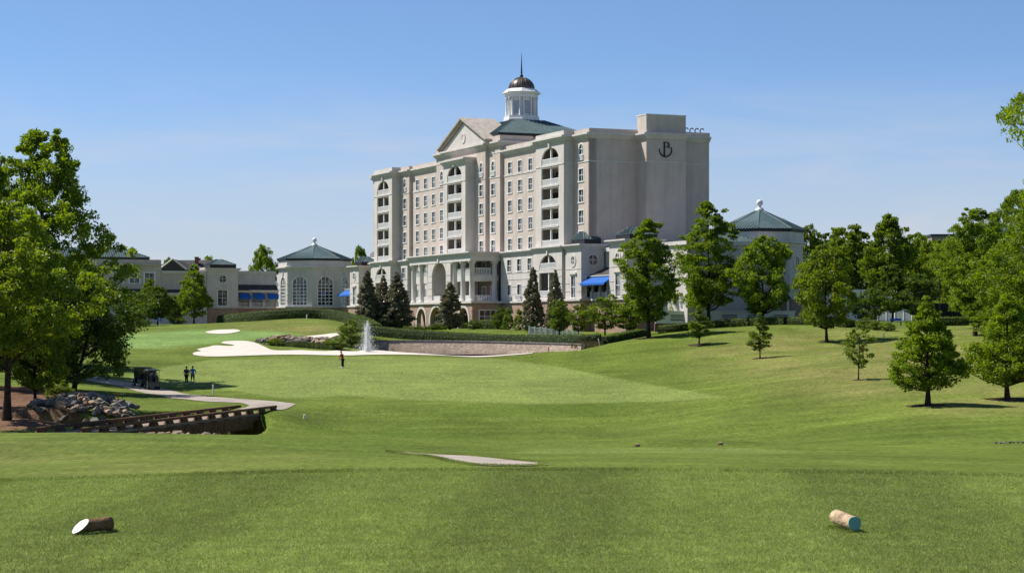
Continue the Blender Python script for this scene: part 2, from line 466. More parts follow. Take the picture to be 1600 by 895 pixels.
# gentle unevenness of mown ground
und = .10 * np.sin(GX * .21 + 1.3 * np.sin(GY * .13)) * np.sin(GY * .17 + .9 * np.sin(GX * .11)) * sstep(50, 80, GY) * (1 - sstep(250, 300, GY))
Z += und * .8
cd = np.minimum(seg_dist(GX, GY, CREEK), seg_dist(GX, GY, CREEK2))
Z -= 4.2 * (1 - sstep(3.9, 5.0, cd)) * sstep(108, 120, GY)
Z += 1.15 * np.exp(-((GX + 32.0) / 3.4) ** 2 - ((GY - 150) / 4.5) ** 2)      # riprap heap
ps = sdist(GX, GY, CARVE)
k = 1 - sstep(-.9, .5, ps)
Z = Z * (1 - k) + (-2.6) * k
mnd = np.hypot((GX + 34.5) / 14, (GY - 152) / 5)
def zt(x, y):
    """ground height at world x, y"""
    scal = np.isscalar(x); x = np.atleast_1d(np.asarray(x, float)); y = np.atleast_1d(np.asarray(y, float))
    r = np.interp(y, ys, np.arange(len(ys))); c = np.interp(x / np.maximum(y, 8.0), tt, np.arange(len(tt)))
    i = np.clip(r.astype(int), 0, len(ys) - 2); j = np.clip(c.astype(int), 0, len(tt) - 2); u = r - i; v = c - j
    z = (Z[i, j] * (1 - u) * (1 - v) + Z[i + 1, j] * u * (1 - v) + Z[i, j + 1] * (1 - u) * v + Z[i + 1, j + 1] * u * v)
    return float(z[0]) if scal else z
def at(px, D, dz=0.0):
    """the ground point seen at column px and depth D"""
    x = wx(px, D); return Vector((x, D, zt(x, D) + dz))
def hit(px, py, d0, d1):
    """where the line of sight through a pixel meets the ground between two depths"""
    D = np.arange(d0, d1, .1); x = (px - CX) / F * D
    h = CAMZ - (py - HZ) / F * D - zt(x, D)
    ix = np.nonzero(h < 0)[0]
    i = ix[0] if len(ix) else int(np.argmin(np.abs(h)))
    return (float(x[i]), float(D[i]))

nr, nc = GX.shape
idx = np.arange(nr * nc).reshape(nr, nc)
fc = np.stack([idx[:-1, :-1], idx[:-1, 1:], idx[1:, 1:], idx[1:, :-1]], -1).reshape(-1, 4)
gme = np_mesh('ground', np.stack([GX, GY, Z], -1).reshape(-1, 3), fc, True)
# what grows where: r fairway cut, g putting green, b bare straw-covered soil, a dry patches
PX = CX + F * GX / np.maximum(GY, 1); PY = HZ - F * (Z - CAMZ) / np.maximum(GY, 1)
def zone(poly, soft, d0, d1):
    s = sdist(PX, PY, poly); return (1 - sstep(-soft, soft, s)) * ((GY > d0) & (GY < d1))
fw = zone([(150, 600), (250, 575), (330, 562), (600, 557), (770, 559), (880, 574), (1000, 598), (1135, 620), (1040, 627), (830, 631), (640, 624), (540, 618), (440, 622), (330, 604)], 2.2, 150, 245)
fw = np.maximum(fw, zone([(820, 702), (1180, 699), (1260, 706), (1120, 712), (780, 712)], 3, 84, 112) * .55)
teez = (1 - sstep(-.3, .3, GY - te)) * (GY < 40)
gr = zone([(120, 545), (200, 522), (300, 514.5), (420, 517), (470, 523), (400, 530), (300, 540), (200, 548)], 4, 240, 300)
so_ = zone([(-500, 590), (60, 600), (120, 612), (150, 628), (120, 655), (60, 672), (-500, 690)], 7, 122, 185)
so_ = np.maximum(so_, (1 - sstep(3.6, 4.9, cd)) * (GY > 112) * (GY < 160))
dry = zone([(1090, 560), (1200, 530), (1700, 520), (1700, 640), (1500, 640), (1330, 610), (1200, 590)], 60, 130, 245)
dry = np.maximum(dry, zone([(330, 512), (470, 498), (560, 512), (480, 522), (380, 520)], 9, 255, 315) * .7)
dry = np.maximum(dry, zone([(-100, 690), (250, 700), (500, 720), (300, 745), (-100, 745)], 30, 50, 104) * .45)
ca = gme.color_attributes.new('zone', 'FLOAT_COLOR', 'POINT')
ca.data.foreach_set('color', np.stack([np.maximum(fw, teez * .35), gr, so_, dry], -1).reshape(-1).astype(np.float32))

def grass_ground():
    m, t, b, L = new_mat('mown_grass')
    N = t.nodes.new
    at_ = N('ShaderNodeAttribute'); at_.attribute_name = 'zone'
    sepc = N('ShaderNodeSeparateColor'); L(at_.outputs['Color'], sepc.inputs[0])
    tc = N('ShaderNodeTexCoord')
    def noise(sc, det=4, rough=.6, mapsc=None, rz=0):
        n = N('ShaderNodeTexNoise'); n.inputs['Scale'].default_value = sc; n.inputs['Detail'].default_value = det; n.inputs['Roughness'].default_value = rough
        if mapsc:
            mm = N('ShaderNodeMapping'); mm.inputs['Scale'].default_value = mapsc; mm.inputs['Rotation'].default_value = (0, 0, rz)
            L(tc.outputs['Object'], mm.inputs[0]); L(mm.outputs[0], n.inputs['Vector'])
        else: L(tc.outputs['Object'], n.inputs['Vector'])
        return n.outputs['Fac']
    def mr(f, a, b_, c=0.0, d=1.0):
        r = N('ShaderNodeMapRange'); L(f, r.inputs['Value'])
        for k_, v_ in zip(('From Min', 'From Max', 'To Min', 'To Max'), (a, b_, c, d)): r.inputs[k_].default_value = v_
        return r.outputs[0]
    def mix(f, a, b_):
        x = N('ShaderNodeMix'); x.data_type = 'RGBA'
        if isinstance(f, float): x.inputs['Factor'].default_value = f
        else: L(f, x.inputs['Factor'])
        for s_, c in (('A', a), ('B', b_)):
            if isinstance(c, tuple): x.inputs[s_].default_value = (*c, 1)
            else: L(c, x.inputs[s_])
        return x.outputs['Result']
    def mth(op, a, b_):
        x = N('ShaderNodeMath'); x.operation = op
        for i, c in enumerate((a, b_)):
            if isinstance(c, (int, float)): x.inputs[i].default_value = c
            else: L(c, x.inputs[i])
        return x.outputs[0]
    big = noise(.045, 4, .6); mid = noise(.28, 6, .7); fine = noise(3.0, 5, .75)
    streak = noise(1.0, 5, .65, (.05, .42, .2), .18)       # mower and slope streaks running across the hole
    streak2 = noise(1.0, 3, .6, (.09, .8, .3), -.5)
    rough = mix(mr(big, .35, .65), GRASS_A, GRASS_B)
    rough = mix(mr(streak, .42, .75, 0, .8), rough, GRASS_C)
    fair = mix(mr(mid, .3, .7), FAIR_A, FAIR_B)
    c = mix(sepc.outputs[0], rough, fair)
    dryf = mth('MULTIPLY', at_.outputs['Alpha'], mr(noise(.09, 6, .68), .36, .62))
    c = mix(mth('MULTIPLY', dryf, .75), c, DRY)
    c = mix(mr(streak2, .45, .75, 0, .22), c, GRASS_B)
    c = mix(sepc.outputs[1], c, GREEN)
    soil = mix(mr(noise(1.3, 6, .7), .35, .65), (.20, .11, .065), (.10, .06, .038))
    c = mix(sepc.outputs[2], c, soil)
    h = N('ShaderNodeHueSaturation'); L(c, h.inputs['Color'])
    clump = noise(1.0, 4, .7, (5.5, .85, 1), .06)                            # tussocks lying along the mowing line
    v = mth('MULTIPLY', mth('MULTIPLY', mth('MULTIPLY', mr(clump, .28, .72, .70, 1.30), mr(fine, .25, .75, .55, 1.45)), mr(mid, .25, .75, .74, 1.26)), mr(noise(.11, 3, .6, (1, .6, 1), .3), .3, .7, .84, 1.16))
    sx = N('ShaderNodeSeparateXYZ'); L(tc.outputs['Object'], sx.inputs[0])
    ph = mth('ADD', mth('MULTIPLY', sx.outputs['X'], 1.95), mth('MULTIPLY', sx.outputs['Y'], -.12))
    st = mr(mth('SINE', ph, 0.0), -.45, .45, .92, 1.08)                      # mown stripes: sheen of leaning blades put into the colour
    near = mr(sx.outputs['Y'], 24.0, 25.0, 1.0, 0.0)
    v = mth('MULTIPLY', v, mth('ADD', mth('MULTIPLY', st, near), mth('SUBTRACT', 1.0, near)))
    L(v, h.inputs['Value'])
    L(h.outputs[0], b.inputs['Base Color'])
    b.inputs['Roughness'].default_value = .9; b.inputs['Specular IOR Level'].default_value = .08
    bp = N('ShaderNodeBump'); bp.inputs['Strength'].default_value = .7; bp.inputs['Distance'].default_value = .14
    L(mth('ADD', fine, mth('MULTIPLY', mid, .9)), bp.inputs['Height']); L(bp.outputs[0], b.inputs['Normal'])
    return m
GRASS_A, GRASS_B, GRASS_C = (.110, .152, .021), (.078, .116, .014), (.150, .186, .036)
FAIR_A, FAIR_B = (.180, .225, .058), (.152, .198, .045)
GREEN, DRY = (.155, .240, .066), (.27, .225, .09)
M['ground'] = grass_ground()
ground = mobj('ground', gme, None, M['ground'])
tag(ground, 'rolling mown grass of the golf hole running up to the hotel', 'ground', kind=T)

def drape(name, poly, mat, off=.05, step=1.0, label='', cat='', kind=T, lvl=None, crown=0.0):
    """a sheet with an exact outline laid over the ground"""
    pl = []
    for (x0, y0), (x1, y1) in zip(poly, poly[1:] + poly[:1]):
        n = max(1, int(math.hypot(x1 - x0, y1 - y0) / step))
        for i in range(n): pl.append((x0 + (x1 - x0) * i / n, y0 + (y1 - y0) * i / n))
    xs, ys_ = [p[0] for p in pl], [p[1] for p in pl]
    ax, ay = np.meshgrid(np.arange(min(xs), max(xs), step), np.arange(min(ys_), max(ys_), step))
    ax, ay = ax.ravel(), ay.ravel()
    kk = sdist(ax, ay, poly) < -.3 * step
    pts = [Vector(p) for p in pl] + [Vector((a, b)) for a, b in zip(ax[kk], ay[kk])]
    n = len(pl)
    vs, es, fs, *_ = delaunay_2d_cdt(pts, [(i, (i + 1) % n) for i in range(n)], [], 1, 1e-4)
    vx = np.array([v.x for v in vs]); vy = np.array([v.y for v in vs])
    if lvl is None:
        z = zt(vx, vy) + off
        if crown: z -= crown * sstep(0, 1.2, -sdist(vx, vy, poly))
    else: z = np.full(len(vx), lvl)
    me = bpy.data.meshes.new(name); me.from_pydata(list(zip(vx.tolist(), vy.tolist(), z.tolist())), [], [f[::-1] if False else f for f in fs])
    me.polygons.foreach_set('use_smooth', [True] * len(me.polygons)); me.update()
    o = mobj(name, me, None, mat)
    tag(o, label, cat, kind=kind)
    return o
def smooth_poly(pts, n=4, closed=True):
    out = []; m = len(pts)
    for i in range(m if closed else m - 1):
        if closed: p0, p1, p2, p3 = pts[(i - 1) % m], pts[i], pts[(i + 1) % m], pts[(i + 2) % m]
        else: p0, p1, p2, p3 = pts[max(i - 1, 0)], pts[i], pts[i + 1], pts[min(i + 2, m - 1)]
        for k_ in range(n):
            t = k_ / n
            out.append(tuple(.5 * (2 * p1[a] + (p2[a] - p0[a]) * t + (2 * p0[a] - 5 * p1[a] + 4 * p2[a] - p3[a]) * t * t + (3 * p1[a] - p0[a] - 3 * p2[a] + p3[a]) * t ** 3) for a in (0, 1)))
    if not closed: out.append(tuple(pts[-1]))
    return out
def pixpoly(pts, d0, d1, n=3): return smooth_poly([hit(px, py, d0, d1) for px, py in pts], n)
def ribbon(line, width):
    l, r = [], []
    for i, (x, y) in enumerate(line):
        a, b = line[max(i - 1, 0)], line[min(i + 1, len(line) - 1)]
        dx, dy = b[0] - a[0], b[1] - a[1]; s = math.hypot(dx, dy) or 1; w = width[i] if hasattr(width, '__len__') else width
        l.append((x - dy / s * w / 2, y + dx / s * w / 2)); r.append((x + dy / s * w / 2, y - dx / s * w / 2))
    return l + r[::-1]

# sand
big = [(301, 553), (306, 550.5), (314, 549), (308, 546), (325, 542.5), (336, 540), (358, 541), (366, 539.5), (346, 536.5), (354, 533.5), (381, 533), (399, 536), (415, 543), (426, 547.2), (449, 548), (471, 547.4), (505, 549), (527, 548), (557, 549.3), (595, 549.3), (617, 550.5), (640, 551.2), (830, 552.6), (800, 555.2), (770, 557.5), (740, 558.3), (697, 556.2), (660, 555), (620, 554.4), (566, 555), (540, 555.8), (471, 554.6), (415, 555), (336, 557.5), (308, 556)]
_i = big.index((557, 549.3)); _j = big.index((830, 552.6))
_far = [hit(px, py, 222, 262) for px, py in big[:_i + 1]]
_near = [hit(px, py, 205, 250) for px, py in big[_j:]]
_sh = [(x, y + .5) for x, y in POND[1:9]]
drape('sand_bunker', smooth_poly(_far + _sh + _near, 3), M['sand'], .06, .8, 'long white sand beach and bunker fringing the pond', 'bunker')
drape('sand_bunker', pixpoly([(320.5, 519.3), (334, 516.3), (352, 515.2), (370, 515.2), (374.5, 518), (354, 521.8), (330, 521.5)], 258, 300), M['sand'], .06, .9, 'small oval white sand bunker at the far end of the putting green', 'bunker')
drape('sand_bunker', pixpoly([(479, 525.5), (505, 523), (534, 520.3), (535, 523), (514, 529), (494, 529), (482, 527.6)], 246, 290), M['sand'], .06, .9, 'white sand bunker above the rock ledge beneath the grassy knoll', 'bunker')
# water
wtm, t_, b_, L_ = new_mat('pond_water')
b_.inputs['Base Color'].default_value = (.035, .04, .028, 1); b_.inputs['Roughness'].default_value = .06; b_.inputs['Specular IOR Level'].default_value = .5
n_ = t_.nodes.new('ShaderNodeTexNoise'); n_.inputs['Scale'].default_value = 2.5; n_.inputs['Detail'].default_value = 3
bp_ = t_.nodes.new('ShaderNodeBump'); bp_.inputs['Strength'].default_value = .12; bp_.inputs['Distance'].default_value = .05
tc_ = t_.nodes.new('ShaderNodeTexCoord'); L_(tc_.outputs['Object'], n_.inputs['Vector']); L_(n_.outputs['Fac'], bp_.inputs['Height']); L_(bp_.outputs[0], b_.inputs['Normal'])
M['water'] = wtm
drape('pond', POND, wtm, lvl=-1.66, step=3, label='still brown pond below the curved stone retaining wall', cat='pond')
crk = ribbon(smooth_poly(CREEK, 4, False), 5.0)
drape('creek', crk, wtm, lvl=-8.6, step=3, label='dark creek water running beneath the timber cart bridge', cat='creek')
# cart paths
PATHS = []
pp = [(60, 578), (92, 581), (133, 585.5), (170, 592), (210, 599.5), (249, 606), (275, 612), (301, 617), (329, 620), (384, 624), (432, 627.5), (463, 631.5), (457, 634.5), (438, 640.5), (404, 641.5), (370, 639.5), (384, 637), (390, 634), (378, 629.8), (329, 628), (294, 624.5), (260, 621.5), (243, 617), (194, 604.8), (150, 597), (103, 589), (60, 584)]
drape('cart_path', [hit(px, py, 152, 230) for px, py in pp], M['path'], .04, .8, 'pale concrete cart path curving from the trees to the bridge', 'path')
pp = [(606, 705), (640, 707.5), (700, 711), (760, 715), (850, 724), (845, 727.5), (800, 728.5), (740, 727), (700, 720), (655, 712)]
drape('cart_path', pixpoly(pp, 50, 100, 2), M['path'], .03, .6, 'short stretch of pale cart path showing beyond the tee', 'path')
drape('cart_path', ribbon(smooth_poly([(-28.3, 124.6), (-29.6, 120), (-33, 116.5), (-42, 114), (-60, 113)], 4, False), 3.0), M['path'], .05, .8, 'grey cart path leading onto the near end of the bridge', 'path')

# ------------------------------------------------------------------ timber cart bridge
BA, BB = Vector((-28.25, 124.6)), Vector((-20.4, 160.2))
bl = (BB - BA).length; bd = (BB - BA).normalized()
br = empty('cart_bridge', (BA.x, BA.y, -5.15), math.atan2(-bd.x, bd.y))
tag(br, 'dark timber cart bridge with low block railings over the creek', 'bridge')
MB().box(-1.55, 1.55, 0, bl, -.16, 0).build('deck', M['timberdeck'], br)
npk = 60
plank = MB().box(-1.5, 1.5, 0, bl / npk - .03, 0, .035).mesh('plank')
for i in range(npk): mobj('plank', plank, br, M['timberdeck'], (0, i * bl / npk, .004))
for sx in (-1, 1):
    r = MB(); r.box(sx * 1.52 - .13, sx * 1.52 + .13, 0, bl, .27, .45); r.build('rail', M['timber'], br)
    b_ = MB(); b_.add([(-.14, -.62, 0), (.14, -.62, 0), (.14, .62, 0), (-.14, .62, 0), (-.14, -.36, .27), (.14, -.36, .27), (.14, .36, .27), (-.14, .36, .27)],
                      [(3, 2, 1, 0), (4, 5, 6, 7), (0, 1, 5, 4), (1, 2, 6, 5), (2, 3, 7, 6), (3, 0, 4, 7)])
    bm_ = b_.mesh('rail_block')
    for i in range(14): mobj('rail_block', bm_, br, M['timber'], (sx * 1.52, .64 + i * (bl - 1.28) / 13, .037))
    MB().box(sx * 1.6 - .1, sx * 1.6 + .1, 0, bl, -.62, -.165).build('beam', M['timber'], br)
sb = MB(); n = int(bl / .24)
for i in range(n):
    y0 = 1 + i * (bl - 7) / n
    sb.box(1.72, 1.77 + .02 * (i % 3), y0, y0 + .17, -1.05 - .06 * (i % 2), -.2)
tag(sb.build('side_boards', M['timber'], br), kind='stuff')
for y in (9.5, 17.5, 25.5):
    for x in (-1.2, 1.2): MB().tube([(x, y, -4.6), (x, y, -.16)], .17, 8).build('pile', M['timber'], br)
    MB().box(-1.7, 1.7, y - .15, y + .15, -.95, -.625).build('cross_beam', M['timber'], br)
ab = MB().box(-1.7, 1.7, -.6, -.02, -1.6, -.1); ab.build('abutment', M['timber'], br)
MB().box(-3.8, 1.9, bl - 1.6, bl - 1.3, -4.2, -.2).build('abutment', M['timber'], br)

# ------------------------------------------------------------------ hotel
HTH = math.atan2(-.9187, .395)
HO = (11.5955, 284.2765)
def hw(lx, ly):
    c, s = math.cos(HTH), math.sin(HTH); return (HO[0] + lx * c - ly * s, HO[1] + lx * s + ly * c)
hotel = empty('hotel', (*HO, 0), HTH)
tag(hotel, 'tall cream and pink hotel with pediment, balconied bays and domed cupola', 'hotel')
_wc = {}
def window_mesh(w, h, nx=2, nz=2, arch=0.0, fw=.13, mw=.08, transom=None):
    key = (round(w, 2), round(h, 2), nx, nz, round(arch, 2), fw)
    if key in _wc: return _wc[key]
    fr = Fr(0, 0, 1, 0); f = MB(); hs = h - arch
    f.fbox(fr, -w / 2 - fw, -w / 2 + .05, 0, hs, -.12, .05); f.fbox(fr, w / 2 - .05, w / 2 + fw, 0, hs, -.12, .05)
    f.fbox(fr, -w / 2 - fw - .05, w / 2 + fw + .05, -.16, 0, -.12, .10)
    if not arch: f.fbox(fr, -w / 2 - fw, w / 2 + fw, h, h + fw, -.12, .052)
    for i in range(1, nx): x = -w / 2 + w * i / nx; f.fbox(fr, x - mw / 2, x + mw / 2, 0, hs if not arch else hs + arch * .97 * math.sqrt(max(0, 1 - (x / (w / 2)) ** 2)), -.13, -.06)
    for j in range(1, nz): z = hs * j / nz; f.fbox(fr, -w / 2, w / 2, z - mw / 2, z + mw / 2, -.131, -.058)
    if arch:
        f.fbox(fr, -w / 2, w / 2, hs - mw / 2, hs + mw / 2, -.132, -.057)
        N = 12; r = w / 2
        for k_ in range(N):
            t0, t1 = math.pi * k_ / N, math.pi * (k_ + 1) / N
            P = lambda t, e, d: fr.P(-(r + e) * math.cos(t), hs + (arch + e) * math.sin(t), d)
            f.quad(P(t0, -.05, .05), P(t1, -.05, .05), P(t1, fw, .05), P(t0, fw, .05))
            f.quad(P(t0, fw, .05), P(t1, fw, .05), P(t1, fw, -.1), P(t0, fw, -.1))
            f.quad(P(t0, -.05, .05), P(t0, -.05, -.12), P(t1, -.05, -.12), P(t1, -.05, .05))
        for t in ([math.pi * j / 4 for j in (1, 2, 3)] if nx > 2 else []):
            x1, z1 = -r * math.cos(t), arch * math.sin(t)
            f.tube([(x1 * .35, .09, hs + z1 * .35), (x1, .09, hs + z1)], .045, 4)
    g = MB()
    if arch:
        N = 12
        pts = [fr.P(-w / 2, 0, -.1), fr.P(w / 2, 0, -.1)] + [fr.P(w / 2 * math.cos(math.pi * k_ / N), hs + arch * math.sin(math.pi * k_ / N), -.1) for k_ in range(N + 1)]
        g.quad(*pts)
    else: g.quad(fr.P(-w / 2, 0, -.1), fr.P(w / 2, 0, -.1), fr.P(w / 2, h, -.1), fr.P(-w / 2, h, -.1))
    _wc[key] = (f.mesh('window'), g.mesh('pane')); return _wc[key]
def put_window(parent, fr, a, z, w, h, **kw):
    fm, gm = window_mesh(w, h, **kw)
    rz = math.atan2(fr.u[1], fr.u[0])
    o = mobj('window', fm, parent, M['white'], fr.P(a, z, .004), rz)
    mobj('pane', gm, o, M['glass'])
    return o
_rc = {}
def railing(parent, fr, a0, a1, z, h=.92, mat='white', d=-.1, bal=.055, gap=.26, name='railing'):
    key = (round(a1 - a0, 2), h, bal, gap)
    if key not in _rc:
        l = a1 - a0; m = MB(); f0 = Fr(0, 0, 1, 0)
        m.fbox(f0, 0, l, h - .11, h, -.05, .05); m.fbox(f0, 0, l, .06, .15, -.045, .045)
        n = max(2, int(l / gap))
        for i in range(n + 1): x = l * i / n; m.fbox(f0, max(0, x - bal), min(l, x + bal), .15, h - .11, -.035, .035)
        _rc[key] = m.mesh(name)
    return mobj(name, _rc[key], parent, M[mat], fr.P(a0, z, d), math.atan2(fr.u[1], fr.u[0]))
def cornice(parent, x0, x1, y0, y1, z, h=.8, p=.6, mat='trim', e=0.0, steps=3):
    m = MB()
    for i in range(steps):
        pr = p * (.3 + .7 * i / (steps - 1)) + e
        m.box(x0 - pr, x1 + pr, y0 - pr, y1 + .01 * i, z + h * i / steps + e * .3, z + h * (i + 1) / steps + e * .3)
    return m.build('cornice', M[mat], parent)
def front(y): return Fr(0, y, 1, 0)
ROWS = [25.4 - 2.98 * k_ for k_ in range(5)]
ZP = 13.3                                                   # top of the podium
WH, WW = 1.75, 1.62
def put_cols(fr, cols, topstyle='rect', rows=ROWS):
    """windows of an upper wall; returns the holes"""
    hs = []
    for a in cols:
        for i, z in enumerate(rows):
            if i == 0 and topstyle == 'arch':
                hs.append((a - .72, a + .72, z + .1, z + 2.38, True, .72))
                put_window(hotel, fr, a, z + .1, 1.44, 2.28, arch=.72, nz=2, fw=.16)
                railing(hotel, fr, a - .8, a + .8, z - .05, .85, d=.16)
            else:
                hs.append((a - WW / 2, a + WW / 2, z, z + WH)); put_window(hotel, fr, a, z, WW, WH)
    return hs
def upper(a0, a1, y, cols, mat, top='rect', z1=28.5):
    fr = front(y); hs = put_cols(fr, cols, top)
    MB().wall(fr, a0, a1, ZP - .1, z1, hs, .3, 1.2).build('wall', M[mat], hotel)
    MB().fbox(fr, a0, a1, 25.05, 25.24, 0.002, .07).build('band_course', M['trim'], hotel)
# cores behind the walls
MB().box(-92.6, -.05, .6, 18.7, .5, 28.6).build('core', M['pink'], hotel)
upper(-32.5, -19.0, -.15, [-29.79, -25.86, -21.85], 'pink')
upper(-73.5, -60.2, -.15, [-70.78, -66.84, -62.99], 'pink')
upper(-19.1, -15.0, -.7, [-17.1], 'pink', 'arch'); upper(-5.2, 0, -.7, [-2.64], 'pink', 'arch')
upper(-78.0, -73.5, -.7, [-75.72], 'pink', 'arch'); upper(-92.6, -87.5, -.7, [-90.0], 'pink', 'arch')
upper(-60.2, -55.4, -.7, [-57.74], 'pink', 'arch', 30.2); upper(-37.2, -32.5, -.7, [-35.27], 'pink', 'arch', 30.2)
upper(-55.4, -51.0, -1.25, [-53.5], 'pink', 'arch', 30.2); upper(-41.7, -37.2, -1.25, [-38.89], 'pink', 'arch', 30.2)
MB().wall(front(-1.25), -51.0, -41.7, 28.4, 30.2, (), .3, 1).build('wall', M['pink'], hotel)
# projecting balconied bays
def bay(a0, a1, y, yb, oc, ow, ztop, cz, levels=5, mat='cream'):
    fr = front(y); o0, o1 = oc - ow / 2, oc + ow / 2
    hs = []
    for i in range(levels):
        zf = 25.2 - 2.98 * i
        if i == 0: hs.append((o0, o1, zf, zf + 2.5, True, 1.75))
        else: hs.append((o0, o1, zf, zf + 2.58))
    MB().wall(fr, a0, a1, ZP - .1, ztop, hs, .28, .3).build('wall', M[mat], hotel)
    for a, sgn in ((a1, 1), (a0, -1)):
        f2 = Fr(a, y, 0, 1) if sgn > 0 else Fr(a, yb, 0, -1)
        MB().wall(f2, .3 if sgn > 0 else 0, yb - y if sgn > 0 else yb - y - .3, ZP - .1, ztop, (), .2, 0).build('side_wall', M[mat], hotel)
    MB().fbox(Fr(a1, y, 0, 1), 0, yb - y, 25.05, 25.24, .002, .07).build('band_course', M['trim'], hotel); MB().fbox(fr, a0, o0, 25.05, 25.24, .002, .07).build('band_course', M['trim'], hotel); MB().fbox(fr, o1, a1, 25.05, 25.24, .002, .07).build('band_course', M['trim'], hotel)
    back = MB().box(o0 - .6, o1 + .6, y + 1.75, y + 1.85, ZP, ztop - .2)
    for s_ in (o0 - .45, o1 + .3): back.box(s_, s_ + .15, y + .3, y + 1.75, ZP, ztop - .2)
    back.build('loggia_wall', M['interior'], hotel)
    for i in range(levels):
        zf = 25.2 - 2.98 * i
        MB().box(o0 - .28, o1 + .28, y + .02, y + 1.74, zf - .38, zf - .02).build('balcony_floor', M['trim'], hotel)
        MB().fbox(fr, o0 - .05, o1 + .05, zf - .2, zf - .004, .002, .09).build('balcony_edge', M['trim'], hotel)
        railing(hotel, fr, o0 + .02, o1 - .02, zf, .98, d=-.12)
        MB().box(oc - .13, oc + .13, y + .12, y + .36, zf, zf + (2.45 if i == 0 else 2.6)).build('post', M['white'], hotel)
        g = MB().quad((o0 + .3, y + 1.74, zf), (oc - .3, y + 1.74, zf), (oc - .3, y + 1.74, zf + 2.1), (o0 + .3, y + 1.74, zf + 2.1))
        g.quad((oc + .5, y + 1.74, zf), (o1 - .9, y + 1.74, zf), (o1 - .9, y + 1.74, zf + 2.1), (oc + .5, y + 1.74, zf + 2.1))
        g.build('balcony_door', M['glass'], hotel)
    kz = 25.2 + 2.5
    MB().add([fr.P(oc - .16, kz - .1, .02), fr.P(oc + .16, kz - .1, .02), fr.P(oc + .32, kz + .75, .02), fr.P(oc - .32, kz + .75, .02), fr.P(oc - .16, kz - .1, .2), fr.P(oc + .16, kz - .1, .2), fr.P(oc + .32, kz + .75, .28), fr.P(oc - .32, kz + .75, .28)],
             [(0, 1, 2, 3), (7, 6, 5, 4), (0, 4, 5, 1), (1, 5, 6, 2), (2, 6, 7, 3), (3, 7, 4, 0)]).build('keystone', M['trim'], hotel)
bay(-15.0, -5.1, -2.3, -.7, -9.95, 6.1, 28.5, 0)
bay(-87.5, -78.0, -2.3, -.7, -82.8, 6.1, 28.5, 0)
bay(-51.3, -41.6, -2.9, -1.25, -46.45, 6.3, 28.1, 0)
# cornices and parapets
def crown(x0, x1, y0, y1, z, par, e, mat='pink', h=.8):
    cornice(hotel, x0, x1, y0, y1, z, h, .6, 'trim', e)
    if par: MB().box(x0 - .02 - e, x1 + .02 + e, y0 - .02 - e, y1, z + h + e * .3, par + e).build('parapet', M[mat], hotel)
crown(-92.6, 0, -.15, 18.75, 28.38, 29.8, .0)
crown(-19.1, 0, -.7, 6, 28.38, 29.8, .004); crown(-92.6, -73.5, -.7, 6, 28.38, 29.8, .004)
crown(-15.0, -5.1, -2.3, 4, 28.38, 29.85, .008, 'cream'); crown(-87.5, -78.0, -2.3, 4, 28.38, 29.85, .008, 'cream')
crown(-60.2, -32.5, -.7, 5, 29.95, 31.65, .012); crown(-55.4, -37.2, -1.25, 5, 29.95, 0, .016)
crown(-51.3, -41.6, -2.9, -1.2, 28.0, 0, .02, 'cream')
MB().box(-60.15, -32.55, .3, 4.9, 28.3, 30.2).build('attic_core', M['pink'], hotel)
# pediment
pc, ph, pw = -46.4, 4.1, 9.7
fr = front(-1.3)
MB().add([(pc - pw, -1.3, 30.78), (pc + pw, -1.3, 30.78), (pc, -1.3, 34.75), (pc - pw, 4, 30.78), (pc + pw, 4, 30.78), (pc, 4, 34.75)], [(0, 1, 2), (5, 4, 3), (0, 3, 4, 1), (1, 4, 5, 2), (0, 2, 5, 3)]).build('pediment', M['cream'], hotel)
rk = MB()
for s_ in (-1, 1):
    for (lo, hi, pj) in ((.0, .35, .3), (.352, .62, .62)):
        A = Vector((pc + s_ * (pw + .75), 0, 30.72)); B = Vector((pc, 0, 35.0)); n_ = Vector((-s_ * (B.z - A.z), 0, s_ * (B.x - A.x))); n_ = Vector((n_.x, 0, abs(n_.z))).normalized() if False else Vector((s_ * (B.z - A.z), 0, abs(B.x - A.x))).normalized()
        p = [A + n_ * lo, B + Vector((0, 0, lo * 1.1)), B + Vector((0, 0, hi * 1.1)), A + n_ * hi]
        vs = [(v.x, -1.3 - pj, v.z) for v in p] + [(v.x, 4.2, v.z) for v in p]
        rk.add(vs, [(0, 1, 2, 3), (7, 6, 5, 4), (0, 4, 5, 1), (2, 6, 7, 3), (0, 3, 7, 4)])
rk.build('raking_cornice', M['pedroof'], hotel)
med = MB()
for i in range(20):
    t0, t1 = 2 * math.pi * i / 20, 2 * math.pi * (i + 1) / 20
    P = lambda t, r, d: fr.P(pc + .0 + r * math.cos(t), 32.35 + r * math.sin(t), d)
    med.quad(P(t0, .55, .12), P(t1, .55, .12), P(t1, .85, .12), P(t0, .85, .12)); med.quad(P(t0, .85, .12), P(t1, .85, .12), P(t1, .85, 0), P(t0, .85, 0))
    med.quad(P(t0, 0, .03), P(t1, 0, .03), P(t1, .55, .05)); med.quad(P(t0, .55, .05), P(t1, .55, .05), P(t1, .55, .12), P(t0, .55, .12)); med.quad(P(t0, 0, .03), P(t1, .55, .05), P(t0, .55, .05))
med.build('medallion', M['trim'], hotel)
